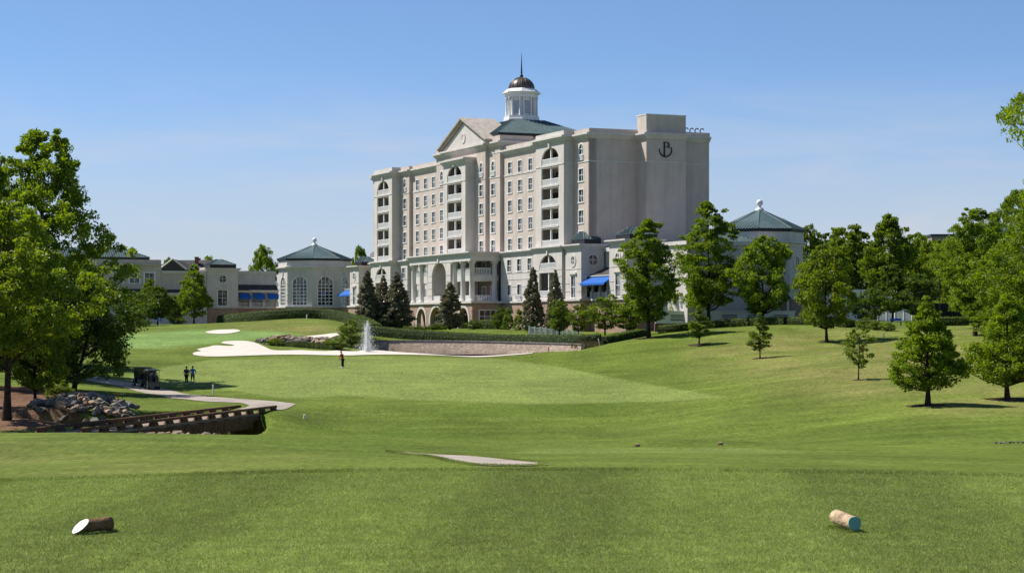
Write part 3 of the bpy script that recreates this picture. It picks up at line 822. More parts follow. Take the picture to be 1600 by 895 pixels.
# end wall and lift tower
fe = Fr(0, -.7, 0, 1)
MB().wall(fe, 0, 19.4, .5, 28.45, (), .3, .3).build('end_wall', M['pink'], hotel)
MB().fbox(fe, 0, 7.64, 25.05, 25.24, .002, .07).build('band_course', M['trim'], hotel); MB().fbox(fe, 14.02, 19.4, 25.05, 25.24, .002, .07).build('band_course', M['trim'], hotel)
MB().box(.0, 2.9, 6.95, 13.3, .5, 31.7).build('lift_tower', M['pink'], hotel)
MB().box(-.2, 2.95, 6.9, 13.35, 31.7, 31.86).build('tower_coping', M['trim'], hotel)
m = MB()
for i in range(3):
    pr = .18 + .21 * i; m.box(.3, 2.9 + pr, 6.95 - pr, 13.3 + pr, 28.39 + .27 * i, 28.39 + .27 * (i + 1))
m.build('cornice', M['trim'], hotel)
m = MB(); m.box(.35, 2.97, 6.88, 13.37, 25.06, 25.23); m.build('band_course', M['trim'], hotel)
MB().box(-.3, .04, -.72, 18.8, 29.18, 29.8).build('parapet', M['pink'], hotel)
for i in range(4):
    y = 15.0 + i * .85
    MB().tube([(-.6, y, 29.7), (-.6, y, 30.25), (-.5, y + .12, 30.42), (-.35, y + .3, 30.42), (-.28, y + .4, 30.25)], .09, 6).build('roof_vent', M['iron'], hotel)
# monogram on the tower: shared stem, two bowls and a sweeping hook
def stroke(pts, wid):
    s_ = MB(); ft = Fr(2.9, 0, 0, 1); n = len(pts)
    for i in range(n - 1):
        (a0, z0), (a1, z1) = pts[i], pts[i + 1]
        def off(k_):
            p, q_ = pts[max(k_ - 1, 0)], pts[min(k_ + 1, n - 1)]; dx, dz = q_[0] - p[0], q_[1] - p[1]; l = math.hypot(dx, dz) or 1
            w = wid[k_] / 2; return (-dz / l * w, dx / l * w)
        o0, o1 = off(i), off(i + 1)
        L0, R0, L1, R1 = (a0 + o0[0], z0 + o0[1]), (a0 - o0[0], z0 - o0[1]), (a1 + o1[0], z1 + o1[1]), (a1 - o1[0], z1 - o1[1])
        v = [ft.P(*p, .05) for p in (L0, R0, R1, L1)] + [ft.P(*p, .16) for p in (L0, R0, R1, L1)]
        s_.add(v, [(0, 1, 2, 3), (7, 6, 5, 4), (0, 4, 5, 1), (1, 5, 6, 2), (2, 6, 7, 3), (3, 7, 4, 0)])
    return s_
jc, jz = 10.0, 26.85
def arcp(cx, cz, rx, rz_, t0, t1, n=14): return [(cx + rx * math.cos(t0 + (t1 - t0) * i / n), cz + rz_ * math.sin(t0 + (t1 - t0) * i / n)) for i in range(n + 1)]
r_ = math.radians
hook = arcp(jc - .02, jz - .05, .98, .98, r_(170), r_(382), 26)
stroke(hook, [.05 + .12 * abs(math.sin(math.pi * i / 26)) ** .7 for i in range(27)]).build('monogram', M['iron'], hotel)
stroke([(jc - .22, jz + 1.05), (jc - .22, jz - .95)], [.19, .19]).build('monogram', M['iron'], hotel)
top = [(jc - .42, jz + 1.03), (jc + .1, jz + 1.03)] + arcp(jc + .1, jz + .68, .42, .35, r_(90), r_(-90), 10) + arcp(jc + .18, jz + .0, .78, .33, r_(90), r_(20), 8)
stroke(top, [.07] * 2 + [.07 + .11 * math.sin(math.pi * i / 10) for i in range(11)] + [.07] * 9).build('monogram', M['iron'], hotel)
# metal hipped roof with standing seams
def hip(parent, x0, x1, y0, y1, ze, tx0, tx1, ty0, ty1, zt_, seam=.45, sh=.1, fascia=.5, name='roof', ov=.0):
    b = [(x0, y0, ze), (x1, y0, ze), (x1, y1, ze), (x0, y1, ze)]; t = [(tx0, ty0, zt_), (tx1, ty0, zt_), (tx1, ty1, zt_), (tx0, ty1, zt_)]
    m = MB(); m.add(b + t, [(0, 1, 5, 4), (1, 2, 6, 5), (2, 3, 7, 6), (3, 0, 4, 7), (4, 5, 6, 7)])
    ro = m.build(name, M['roof'], parent)
    sm = MB()
    for i in range(4):
        a, c, d, e = Vector(b[i]), Vector(b[(i + 1) % 4]), Vector(t[(i + 1) % 4]), Vector(t[i])
        ed = (c - a); l = ed.length; ed.normalize()
        up = (e - a) - ed * (e - a).dot(ed); ul = up.length; up.normalize(); nn = ed.cross(up).normalized()
        s0, s1 = (e - a).dot(ed), (d - a).dot(ed)
        k_ = seam / 2
        while k_ < l:
            h_ = ul * min(1, k_ / s0 if s0 > 1e-6 else 1, (l - k_) / (l - s1) if l - s1 > 1e-6 else 1)
            p, q_ = a + ed * k_, a + ed * k_ + up * h_
            w = ed * .035; hh = nn * sh
            vs = [p - w, p + w, q_ + w, q_ - w]; vs += [v + hh for v in vs]
            sm.add(vs, [(4, 5, 6, 7), (0, 1, 5, 4), (1, 2, 6, 5), (2, 3, 7, 6), (3, 0, 4, 7)])
            k_ += seam
        hp = MB().tube([a, e], .09, 5); hp.build('hip_cap', M['roof'], ro)
    tag(sm.build('standing_seams', M['roof'], ro), kind='stuff')
    if fascia: MB().box(x0 + .04, x1 - .04, y0 + .04, y1 - .04, ze - fascia, ze - .005).build('fascia', M['fascia'], ro)
    return ro
hip(hotel, -57.5, -34.9, .0, 16.8, 32.35, -49.2, -43.6, 6.4, 11.8, 35.45)
hip(hotel, -62.5, -57.6, 4, 13, 32.0, -61.5, -57.7, 8, 9, 33.3)
MB().box(-57, -35.4, .5, 16.3, 29.5, 31.8).build('attic_core', M['pink'], hotel)
# cupola
cc = (-46.4, 9.05)
cu = MB().lathe([(3.05, 35.2), (3.05, 35.75), (2.9, 35.8), (2.9, 36.25)], 8, cc, math.pi / 8, False).build('cupola_base', M['white'], hotel)
dr = MB().lathe([(2.35, 36.2), (2.35, 39.5)], 8, cc, math.pi / 8, False).build('cupola_drum', M['white'], hotel)
for k_ in range(8):
    t = math.pi / 4 * k_; nxx, nyy = math.cos(t), math.sin(t); ap = 2.35 * math.cos(math.pi / 8)
    f8 = Fr(cc[0] + nxx * ap, cc[1] + nyy * ap, -nyy, nxx)
    put = MB().wall(f8, -.62, .62, 36.5, 39.2, [(-.5, .5, 36.6, 39.1, True)], .1, 0)
    MB().quad(f8.P(-.5, 36.6, .02), f8.P(.5, 36.6, .02), f8.P(.5, 38.9, .02), f8.P(-.5, 38.9, .02)).build('louvre_panel', M['cupglass'], dr)
    m = MB(); m.fbox(f8, -.62, -.46, 36.3, 39.3, .01, .08); m.fbox(f8, .46, .62, 36.3, 39.3, .01, .08); m.fbox(f8, -.46, .46, 38.75, 39.3, .01, .075); m.build('panel_frame', M['white'], dr)
    for da in (-.13, .13):
        tv = t + math.pi / 8 + da; MB().lathe([(.2, 36.25), (.2, 36.4), (.15, 36.45), (.13, 38.95), (.2, 39.1), (.2, 39.3)], 10, (cc[0] + 2.55 * math.cos(tv), cc[1] + 2.55 * math.sin(tv))).build('column', M['white'], hotel)
MB().lathe([(2.75, 39.3), (2.75, 39.75), (2.95, 39.85), (3.2, 40.05), (3.2, 40.2), (2.9, 40.3), (2.45, 40.75), (2.3, 40.8)], 8, cc, math.pi / 8, False).build('cupola_cornice', M['white'], hotel)
MB().lathe([(2.12 * math.cos(a), 40.8 + 1.95 * math.sin(a)) for a in [i * math.pi / 24 for i in range(12)]] + [(.15, 42.75)], 32, cc).build('dome', M['dome'], hotel)
rb = MB()
for k_ in range(16):
    t = math.pi * k_ / 8
    rb.tube([(cc[0] + 2.14 * math.cos(a) * math.cos(t), cc[1] + 2.14 * math.cos(a) * math.sin(t), 40.8 + 1.97 * math.sin(a)) for a in [i * math.pi / 20 for i in range(11)]], .045, 4, False)
rb.build('dome_ribs', M['dome'], hotel)
MB().lathe([(.05, 42.7), (.22, 42.85), (.3, 43.0), (.22, 43.18), (.08, 43.3), (.15, 43.4), (.12, 44), (.02, 46.75)], 10, cc).build('spire', M['iron'], hotel)

# ---- podium
def rust(fr, a0, a1, holes=()):
    """drafted horizontal joints: thin shadow-gap courses standing proud, broken at openings"""
    m = MB()
    for z in (6.6, 7.75, 8.85, 9.85):
        cuts = [(a0, a1)]
        for h in holes:
            if h[2] - .25 < z < h[3] + .3:
                nc_ = []
                for c0, c1 in cuts:
                    if h[1] + .3 <= c0 or h[0] - .3 >= c1: nc_.append((c0, c1))
                    else:
                        if h[0] - .3 > c0: nc_.append((c0, h[0] - .3))
                        if h[1] + .3 < c1: nc_.append((h[1] + .3, c1))
                cuts = nc_
        for c0, c1 in cuts: m.fbox(fr, c0, c1, z, z + .07, .002, .05)
    if m.v: m.build('band_course', M['trim'], hotel)
def podwall(a0, a1, y, cols, bal=True):
    fr = front(y); hs = []
    for a in cols:
        hs += [(a - .8, a + .8, 10.15, 11.95), (a - .75, a + .75, 5.75, 8.05)]
        put_window(hotel, fr, a, 10.15, 1.6, 1.8); put_window(hotel, fr, a, 5.75, 1.5, 2.3, nz=1)
        if bal: railing(hotel, fr, a - 1.0, a + 1.0, 5.6, .9, d=.25)
    MB().wall(fr, a0, a1, 5.5, 12.7, hs, .3, .8).build('podium_wall', M['cream'], hotel); rust(fr, a0, a1, hs)
podwall(-32.6, -18.9, -.5, [-29.3, -25.4, -21.4]); podwall(-73.6, -60.1, -.5, [-70.3, -66.4, -62.5])
podwall(-19.1, -15.0, -1.05, [-17.1]); podwall(-5.2, .35, -1.05, []); podwall(-78.0, -73.5, -1.05, [-75.4]); podwall(-93, -87.5, -1.05, [-90])
MB().box(-92.9, .3, .0, 18.9, .5, 12.8).build('core', M['cream'], hotel)
for a0, a1, oc in ((-15.1, -5.0, -9.95), (-87.6, -77.9, -82.8)):
    y = -2.65; fr = front(y)
    hs = [(oc - 3.05, oc + 3.05, 9.95, 12.05, True, 1.9), (oc - 3.05, oc + 3.05, 5.9, 9.45)]
    MB().wall(fr, a0, a1, 5.5, 12.7, hs, .3, 1.7).build('podium_wall', M['cream'], hotel); rust(fr, a0, a1, hs)
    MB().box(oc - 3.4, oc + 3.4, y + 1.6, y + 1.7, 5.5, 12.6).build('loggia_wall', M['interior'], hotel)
    MB().box(oc - 3.3, oc + 3.3, y + .05, y + 1.59, 9.5, 9.9).build('balcony_floor', M['trim'], hotel)
    for z in (9.95, 5.9):
        railing(hotel, fr, oc - 3.03, oc + 3.03, z, .95, d=-.1)
        MB().box(oc - .13, oc + .13, y + .12, y + .36, z, z + (2.0 if z > 9 else 3.5)).build('post', M['white'], hotel)
    MB().fbox(fr, oc - .18, oc + .18, 12.0, 12.68, .004, .2).build('keystone', M['trim'], hotel)
for i, (x0, x1, y0) in enumerate([(-92.9, .3, -.5), (-19.1, .35, -1.05), (-93, -73.5, -1.05), (-15.1, -5.0, -2.65), (-87.6, -77.9, -2.65)]):
    cornice(hotel, x0, x1, y0, 17, 12.68, .62, .45, 'trim', .004 * i)
# stone ground storey
for i, (x0, x1, y0, y1) in enumerate([(-93, .35, -.75, 18.9), (-19.3, .45, -1.35, 10), (-93.2, -73.3, -1.35, 10), (-15.3, -4.8, -2.95, 8), (-87.8, -77.7, -2.95, 8)]):
    MB().box(x0, x1, y0, y1, .2, 5.24).build('stone_base', M['stone'], hotel)
    MB().box(x0 - .22 - .004 * i, x1 + .22 + .004 * i, y0 - .22 - .004 * i, y1, 5.24, 5.52 + .003 * i).build('base_ledge', M['trim'], hotel)
# ---- portico
pb = front(-5.9)
arches = [(-55.8, -51.6, 1.2, 4.55, True), (-49.6, -43.7, 1.2, 4.75, True, 2.3), (-37.1, -32.8, 1.2, 4.55, True)]
MB().wall(pb, -60.8, -31.3, .2, 5.24, arches, .7, .7).build('stone_base', M['stone'], hotel)
for a0, a1, z0, z1, *rest in arches:
    N = 16; am, r0 = (a0 + a1) / 2, (a1 - a0) / 2; rise = rest[1] if len(rest) > 1 else r0; zs = z1 - rise; m = MB()
    for k_ in range(N):
        t0, t1 = math.pi * k_ / N, math.pi * (k_ + 1) / N
        P = lambda t, e, d: pb.P(am - (r0 + e) * math.cos(t), zs + (rise + e) * math.sin(t), d)
        m.quad(P(t0, 0, .06), P(t1, 0, .06), P(t1, .42, .06), P(t0, .42, .06)); m.quad(P(t0, .42, .06), P(t1, .42, .06), P(t1, .42, -.02), P(t0, .42, -.02)); m.quad(P(t0, 0, .06), P(t0, 0, -.1), P(t1, 0, -.1), P(t1, 0, .06))
    m.fbox(pb, a0 - .42, a0, z0, zs, .0, .06).fbox(pb, a1, a1 + .42, z0, zs, .0, .06)
    m.build('arch_surround', M['trim'], hotel)
inner = front(-3.3)
ih = [(-55.2, -51.0, 1.3, 4.5, True), (-48.6, -43.9, 1.3, 4.6, True), (-37.6, -33.4, 1.3, 4.5, True)]
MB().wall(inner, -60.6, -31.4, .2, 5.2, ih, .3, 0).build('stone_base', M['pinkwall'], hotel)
for h in ih: put_window(hotel, inner, (h[0] + h[1]) / 2, h[2], h[1] - h[0], h[3] - h[2], nx=4, nz=3, arch=(h[1] - h[0]) / 2, mw=.13)
fs = Fr(-31.3, -5.9, 0, 1)
MB().wall(fs, .7, 5.0, .2, 5.24, [(1.2, 4.0, 2.3, 4.1)], .3, 0).build('stone_base', M['stone'], hotel)
put_window(hotel, fs, 2.6, 2.3, 2.8, 1.8, nx=3, nz=2)
MB().box(-61.1, -31.0, -6.2, -.6, 5.245, 5.56).build('portico_floor', M['trim'], hotel)
for x in (-59.38, -55.7, -52.2, -40.67, -37.23, -33.6):
    c = MB().lathe([(.62, 5.56), (.62, 5.8), (.5, 5.86), (.47, 6.0), (.45, 8), (.4, 11.3), (.46, 11.36), (.46, 11.45), (.66, 11.62), (.66, 11.88)], 14, (x, -5.0))
    c.build('column', M['trim'], hotel)
c = MB().lathe([(.62, 5.56), (.62, 5.8), (.5, 5.86), (.45, 8), (.4, 11.3), (.46, 11.45), (.66, 11.62), (.66, 11.88)], 14, (-33.3, -1.3)); c.build('column', M['trim'], hotel)
MB().box(-60.1, -32.75, -5.65, -.55, 11.88, 12.72).build('entablature', M['trim'], hotel)
cornice(hotel, -60.1, -32.75, -5.65, -.6, 12.72, .6, .5, 'trim', .02)
for x0, x1 in ((-59.9, -51.5), (-41.4, -33.2)):
    MB().box(x0, x1, -4.95, -.6, 8.75, 9.7).build('balcony_floor', M['trim'], hotel)
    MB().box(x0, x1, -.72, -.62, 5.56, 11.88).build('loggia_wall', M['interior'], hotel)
    xs_ = [-59.38, -55.7, -52.2] if x0 < -50 else [-40.67, -37.23, -33.6]
    for a, b in zip(xs_[:-1], xs_[1:]):
        railing(hotel, front(-5.0), a + .42, b - .42, 9.7, 1.1); railing(hotel, front(-5.0), a + .5, b - .5, 5.56, .95, bal=.07)
        put_window(hotel, front(-.72), (a + b) / 2, 5.7, 1.5, 2.2, nz=1); put_window(hotel, front(-.72), (a + b) / 2, 9.75, 1.5, 2.0, nz=1)
railing(hotel, Fr(-33.5, -4.5, 0, 1), 0, 2.75, 9.7, 1.1); railing(hotel, Fr(-33.4, -4.5, 0, 1), 0, 2.75, 5.56, .95, bal=.07)
ft = front(-5.6)
ah = [(-49.55, -43.3, 5.9, 12.0, True, 2.2)]
MB().wall(ft, -51.5, -41.3, 5.56, 12.9, ah, .5, 4.8).build('portico_front', M['cream'], hotel)
MB().box(-51.3, -41.5, -1.3, -1.2, 5.56, 12.8).build('loggia_wall', M['interior'], hotel)
MB().box(-51.0, -49.6, -5.05, -1.3, 5.56, 12.7).build('loggia_pier', M['cream'], hotel); MB().box(-43.25, -41.8, -5.05, -1.3, 5.56, 12.7).build('loggia_pier', M['cream'], hotel)
put_window(hotel, front(-1.3), -46.4, 5.8, 3.4, 4.8, nx=4, nz=3, arch=1.7)
railing(hotel, ft, -49.55, -43.3, 5.56, 1.0, d=-.25, bal=.08)
cornice(hotel, -51.5, -41.3, -5.6, -1, 12.72, .62, .5, 'trim', .03)
MB().fbox(ft, -46.65, -46.2, 11.95, 12.7, .01, .25).build('keystone', M['trim'], hotel)
ln = MB().tube([(-46.4, -3.4, 12.6), (-46.4, -3.4, 10.9)], .03, 5).lathe([(.1, 10.9), (.38, 10.6), (.38, 9.8), (.12, 9.5)], 8, (-46.4, -3.4)); ln.build('lantern', M['iron'], hotel)
rust(Fr(-41.3, -5.6, 0, 1), .0, 4.5)
for k_, z in enumerate((6.6, 7.75, 8.85, 9.85)): MB().fbox(ft, -51.5, -49.6, z, z + .07, .002, .05).build('band_course', M['trim'], hotel); MB().fbox(ft, -43.25, -41.3, z, z + .07, .002, .05).build('band_course', M['trim'], hotel)
# ------------------------------------------------------------------ side pavilions and loggias (same street line as the hotel)
def round_window(parent, fr, a, z, r=.7):
    m = MB(); N = 18
    P = lambda t, e, d: fr.P(a + e * math.cos(t), z + e * math.sin(t), d)
    for k_ in range(N):
        t0, t1 = 2 * math.pi * k_ / N, 2 * math.pi * (k_ + 1) / N
        m.quad(P(t0, r, .09), P(t1, r, .09), P(t1, r + .32, .09), P(t0, r + .32, .09)); m.quad(P(t0, r + .32, .09), P(t1, r + .32, .09), P(t1, r + .32, .0), P(t0, r + .32, .0)); m.quad(P(t0, r, .09), P(t0, r, .01), P(t1, r, .01), P(t1, r, .09))
    m.fbox(fr, a - .06, a + .06, z - r, z + r, .015, .06); m.fbox(fr, a - r, a + r, z - .06, z + .06, .016, .058)
    o = m.build('window', M['trim'], parent)
    g = MB(); g.quad(*[P(2 * math.pi * k_ / N, r, .012) for k_ in range(N)]); g.build('pane', M['glass'], o)
def bldg(name, lx, ly, label, cat='building'):
    x, y = hw(lx, ly); e = empty(name, (x, y, 0), HTH); tag(e, label, cat); return e
def pav(p, x0, x1, y0, y1, slot_f=True, slot_e=True, roof=True, ztop=12.75):
    ff, fe_ = Fr(0, y0, 1, 0), Fr(x1, y0, 0, 1); dy = y1 - y0; xc = (x0 + x1) / 2
    hf = [(xc - .75, xc + .75, 5.75, 8.75)] if slot_f else []
    he = [(dy / 2 - 1.0, dy / 2 + 1.0, 5.75, 8.75)] if slot_e else []
    MB().wall(ff, x0, x1, 5.5, ztop, hf, .3, .3).build('wall', M['cream'], p)
    MB().wall(fe_, .3, dy, 5.5, ztop, he, .3, .0).build('wall', M['cream'], p)
    MB().box(x0 + .02, x1 - .5, y0 + .6, y1, .5, ztop - .05).build('core', M['cream'], p)
    if slot_f: put_window(p, ff, xc, 5.75, 1.5, 3.0, nz=2); MB().fbox(ff, xc - 1.15, xc + 1.15, 9.0, 9.25, .004, .22).build('lintel', M['trim'], p)
    if slot_e: put_window(p, fe_, dy / 2, 5.75, 2.0, 3.0, nz=2); MB().fbox(fe_, dy / 2 - 1.3, dy / 2 + 1.3, 9.0, 9.25, .004, .22).build('lintel', M['trim'], p)
    round_window(p, ff, xc, 11.0, .62); round_window(p, fe_, dy / 2, 11.0, .72)
    for z in (6.6, 7.75, 9.75):
        m = MB(); gx = 1.2 if slot_f and z < 9 else 0; ge = 1.45 if slot_e and z < 9 else 0
        m.fbox(ff, x0, xc - gx, z, z + .07, .002, .05); m.fbox(ff, xc + gx, x1, z, z + .07, .002, .05)
        m.fbox(fe_, 0, dy / 2 - ge, z, z + .07, .002, .051); m.fbox(fe_, dy / 2 + ge, dy, z, z + .07, .002, .051); m.build('band_course', M['trim'], p)
    m = MB()
    for i in range(3): pr = .15 + .2 * i; m.box(x0 - pr, x1 + pr, y0 - pr, y1 + pr, ztop - .05 + .2 * i, ztop - .05 + .2 * (i + 1))
    m.build('cornice', M['trim'], p)
    MB().box(x0 - .25, x1 + .25, y0 - .25, y1, .2, 5.24).build('stone_base', M['stone'], p)
    MB().box(x0 - .47, x1 + .47, y0 - .47, y1 + .2, 5.24, 5.52).build('base_ledge', M['trim'], p)
    if roof: hip(p, x0 + .5, x1 - .5, y0 + .7, y1 - .2, ztop + 1.25, xc - .6, xc + .6, (y0 + y1) / 2 - .5, (y0 + y1) / 2 + .5, ztop + 2.3, fascia=.75)
def awning(p, fr, a0, a1, z, drop=1.0, proj=1.4, name='awning'):
    m = MB(); P = fr.P; n = max(2, int((a1 - a0) / .9))
    m.quad(P(a0, z, .05), P(a0, z - drop, proj), P(a1, z - drop, proj), P(a1, z, .05))
    m.quad(P(a0, z, .05), P(a0, z - drop, .05), P(a0, z - drop, proj)); m.quad(P(a1, z, .05), P(a1, z - drop, proj), P(a1, z - drop, .05))
    for i in range(n):
        b0, b1 = a0 + (a1 - a0) * i / n, a0 + (a1 - a0) * (i + 1) / n
        m.quad(P(b0, z - drop, proj), P(b0, z - drop - .25, proj + .03), P((b0 + b1) / 2, z - drop - .34, proj + .03), P(b1, z - drop - .25, proj + .03), P(b1, z - drop, proj))
    o = m.build(name, M['awning'], p)
    sd = o.modifiers.new('thick', 'SOLIDIFY'); sd.thickness = .03
    return o
def loggia(p, fr, a0, a1, depth, nb, awn='one', zr=8.95):
    """terrace with columns, balustrade, lean-to roof and canvas awning; fr is its open front"""
    M_ = MB(); M_.fbox(fr, a0, a1, .2, 5.24, -depth, -.1); M_.build('stone_base', M['stone'], p)
    MB().fbox(fr, a0 - .02, a1 + .02, 5.24, 5.53, -depth, .15).build('base_ledge', M['trim'], p)
    MB().fbox(fr, a0, a1, 5.53, 12.2, -depth - .3, -depth).build('wall', M['cream'], p)
    MB().fbox(fr, a0, a1, 12.2, 12.75, -depth - .3, -depth + .35).build('cornice', M['trim'], p)
    st = (a1 - a0) / nb
    for i in range(nb + 1):
        a = a0 + .35 + (a1 - a0 - .7) * i / nb
        x, y, _ = fr.P(a, 0, -.45)
        MB().lathe([(.3, 6.5), (.3, 6.62), (.24, 6.68), (.2, 8.1), (.3, 8.25), (.3, 8.4)], 10, (x, y)).build('column', M['trim'], p)
        MB().fbox(fr, a - .32, a + .32, 5.53, 6.5, -.75, -.12).build('pedestal', M['trim'], p)
        if i < nb:
            b = a0 + .35 + (a1 - a0 - .7) * (i + 1) / nb
            railing(p, fr, a + .33, b - .33, 5.53, .85, mat='trim', d=-.42, bal=.08, name='balustrade')
            put_window(p, Fr(*fr.P(0, 0, -depth)[:2], *fr.u), (a + b) / 2, 5.65, 1.4, 2.3, nz=1)
    MB().fbox(fr, a0, a1, 8.4, 8.75, -.8, -.05).build('entablature', M['trim'], p)
    P = fr.P
    MB().add([P(a0, 8.76, .12), P(a1, 8.76, .12), P(a1, 10.0, -depth + .01), P(a0, 10.0, -depth + .01), P(a0, 8.76, -depth + .01), P(a1, 8.76, -depth + .01)], [(0, 1, 2, 3), (0, 4, 5, 1), (0, 3, 4), (1, 5, 2)]).build('roof', M['slate'], p)
    MB().fbox(fr, a0, a1, 8.66, 8.76, -.02, .16).build('gutter', M['white'], p)
    if awn == 'one': awning(p, fr, a0 + .15, a1 - .1, 8.5, .85, 1.5)
    else:
        for i in range(nb): awning(p, fr, a0 + .35 + st * i + .25, a0 + .35 + st * (i + 1) - .45, 8.2, .85, .9)
def low_wing(p, x0, x1, y0, y1, z1=12.4):
    MB().box(x0, x1, y0, y1, .3, z1).build('wall', M['cream'], p)
    MB().box(x0 - .3, x1 + .3, y0 - .3, y1 + .3, z1, z1 + .5).build('cornice', M['trim'], p)

# wing running from the hotel towards the tennis courts
rw = empty('garden_wing', (*HO, 0), HTH); tag(rw, 'low cream wing with round windows and a blue awning by the hotel end wall', 'building')
pav(rw, -4.3, 1.0, -2.4, 1.2); pav(rw, 9.2, 14.5, -2.0, 3.2, ztop=12.9)
loggia(rw, front(-1.2), 1.05, 9.1, 2.6, 3)
low_wing(rw, 14.2, 24, 2.2, 16); low_wing(rw, .7, 14, 1.7, 14, 12.3)
hip(rw, 15, 23, 4.5, 14.5, 12.95, 18, 20, 8.5, 10.5, 14.3, fascia=.3)
# wing on the far side
lw = empty('garden_wing', (*HO, 0), HTH); tag(lw, 'small cream pavilion and awning terrace between the hotel and the rotunda', 'building')
pav(lw, -101.6, -96.6, -2.2, 2.6, slot_e=True, ztop=12.4); low_wing(lw, -97, -92.9, .5, 12, 12.2)
loggia(lw, front(-.5), -110.0, -102.0, 3.0, 3)

def rotunda(px, D, R, rot, label, eave=14.55, z0=.5, arched=True, round_=False):
    x = wx(px, D); e = empty('rotunda', (x, D, 0), rot); tag(e, label, 'building')
    ap = R * math.cos(math.pi / 8); w = R * math.sin(math.pi / 8)
    for k_ in range(8):
        t = math.pi / 4 * k_ + math.pi / 8 - math.pi / 2
        n_ = (math.cos(t), math.sin(t)); f8 = Fr(n_[0] * ap, n_[1] * ap, -n_[1], n_[0])
        if arched:
            hs = [(-1.55, 1.55, 5.75, 11.3, True)]
            MB().wall(f8, -w, w, 5.5, 12.6, hs, .3, 0).build('wall', M['cream'], e)
            put_window(e, f8, 0, 5.75, 3.1, 5.55, nx=4, nz=6, arch=1.55, mw=.12)
            MB().fbox(f8, -.22, .22, 11.35, 12.2, .01, .2).build('keystone', M['trim'], e)
        else:
            MB().wall(f8, -w, w, z0, 12.6, (), .3, 0).build('wall', M['cream'], e)
            if round_: round_window(e, f8, 0, 10.4, .8)
        m = MB()
        for z in ((6.6, 7.75, 8.85, 9.85) if arched else (7.2, 8.0)):
            if arched: m.fbox(f8, -w, -1.8, z, z + .07, .002, .05); m.fbox(f8, 1.8, w, z, z + .07, .002, .05)
            else: m.fbox(f8, -w, w, z, z + .1, .002, .06)
        m.build('band_course', M['trim'], e)
    if arched: MB().lathe([(R - .55, 1), (R - .55, 12.5)], 8, (0, 0), -math.pi / 2, False).build('core', M['interior'], e)
    MB().lathe([(R + .25, z0), (R + .25, 5.24)], 8, (0, 0), -math.pi / 2, False).build('stone_base', M['stone'], e)
    MB().lathe([(R + .5, 5.24), (R + .5, 5.52)], 8, (0, 0), -math.pi / 2, False).build('base_ledge', M['trim'], e)
    MB().lathe([(R + .15, 12.6), (R + .2, 12.85), (R + .55, 13.0), (R + .55, 13.2), (R + .1, 13.25), (R + .1, eave - .25)], 8, (0, 0), -math.pi / 2, False).build('cornice', M['trim'], e)
    MB().lathe([(R + .05, eave - .4), (R + .35, eave - .3), (R + .35, eave)], 8, (0, 0), -math.pi / 2, False).build('fascia', M['fascia'], e)
    top = eave + 2.75; ro = MB().lathe([(R + .45, eave), (R + .45, eave + .04), (.5, top)], 8, (0, 0), -math.pi / 2, False).build('roof', M['roof'], e)
    sm = MB()
    for k_ in range(8):
        t0 = math.pi / 4 * k_ - math.pi / 2; A = Vector(((R + .45) * math.cos(t0), (R + .45) * math.sin(t0), eave + .04)); B = Vector(((R + .45) * math.cos(t0 + math.pi / 4), (R + .45) * math.sin(t0 + math.pi / 4), eave + .04)); C = Vector((0, 0, top))
        MB().tube([A, Vector((.5 * math.cos(t0), .5 * math.sin(t0), top))], .08, 5).build('hip_cap', M['roof'], ro)
        ed = (B - A); l = ed.length; ed.normalize(); mid = (A + B) / 2; up = (C - mid); ul = up.length; up.normalize(); nn = ed.cross(up).normalized()
        s_ = .2
        while s_ < l:
            h_ = ul * min(s_ / (l / 2), (l - s_) / (l / 2)) * .93; p = A + ed * s_; q_ = p + up * h_; w_ = ed * .035; hh = nn * .1
            vs = [p - w_, p + w_, q_ + w_, q_ - w_]; vs += [v + hh for v in vs]; sm.add(vs, [(4, 5, 6, 7), (0, 1, 5, 4), (1, 2, 6, 5), (2, 3, 7, 6), (3, 0, 4, 7)]); s_ += .42
    tag(sm.build('standing_seams', M['roof'], ro), kind='stuff')
    MB().lathe([(.62, top - .15), (.62, top + .1), (.5, top + .3), (.22, top + .45), (.18, top + .65)] + [(max(.02, .46 * math.sin(a)), top + 1.08 - .46 * math.cos(a)) for a in [.4 + i * (math.pi - .4) / 9 for i in range(10)]], 14, (0, 0)).build('ball_finial', M['white'], e)
    return e
rotunda(491.5, 393, 7.0, math.radians(2), 'octagonal cream rotunda with tall arched windows and green metal roof', 14.75)
rotunda(1187, 277, 5.95, math.radians(-9), 'pale octagonal rotunda with small round window rising behind the tall trees', 14.9, 1.5, False, True)

# conference wing: pavilion, awning terrace and long two-storey block
cw = empty('conference_wing', (*HO, 0), HTH); tag(cw, 'cream conference wing with round window and three small blue awnings', 'building')
PL = -129.0
pav(cw, PL - 6, PL, -22.6, -16.3, ztop=12.6)
fw_ = Fr(PL - 2.0, -16.3, 0, 1)
loggia(cw, fw_, .1, 9.0, 2.6, 3, 'each')
blk = empty('conference_block', (*HO, 0), HTH); tag(blk, 'long shaded beige block with square windows behind the left trees', 'building')
fb = Fr(PL, -46, 0, 1)
sqs = [(4.25 - .9, 4.25 + .9), (7.2 - .9, 7.2 + .9), (10.3 - .9, 10.3 + .9)]
wins = []
for px in (185, 210, 233.5):
    k_ = (px - CX) / F; c_, s_ = math.cos(HTH), math.sin(HTH); ox, oy = HO[0] + PL * c_, HO[1] + PL * s_
    wins.append((k_ * oy - ox) / (-s_ - k_ * c_) + 46)
hs = [(a - .95, a + .95, 10.05, 12.0) for a in wins]
MB().wall(fb, .0, 14.3, 1, 13.5, hs, .3, .5).build('wall', M['pink'], blk)
for a in wins: put_window(blk, fb, a, 10.05, 1.9, 1.95, fw=.22)
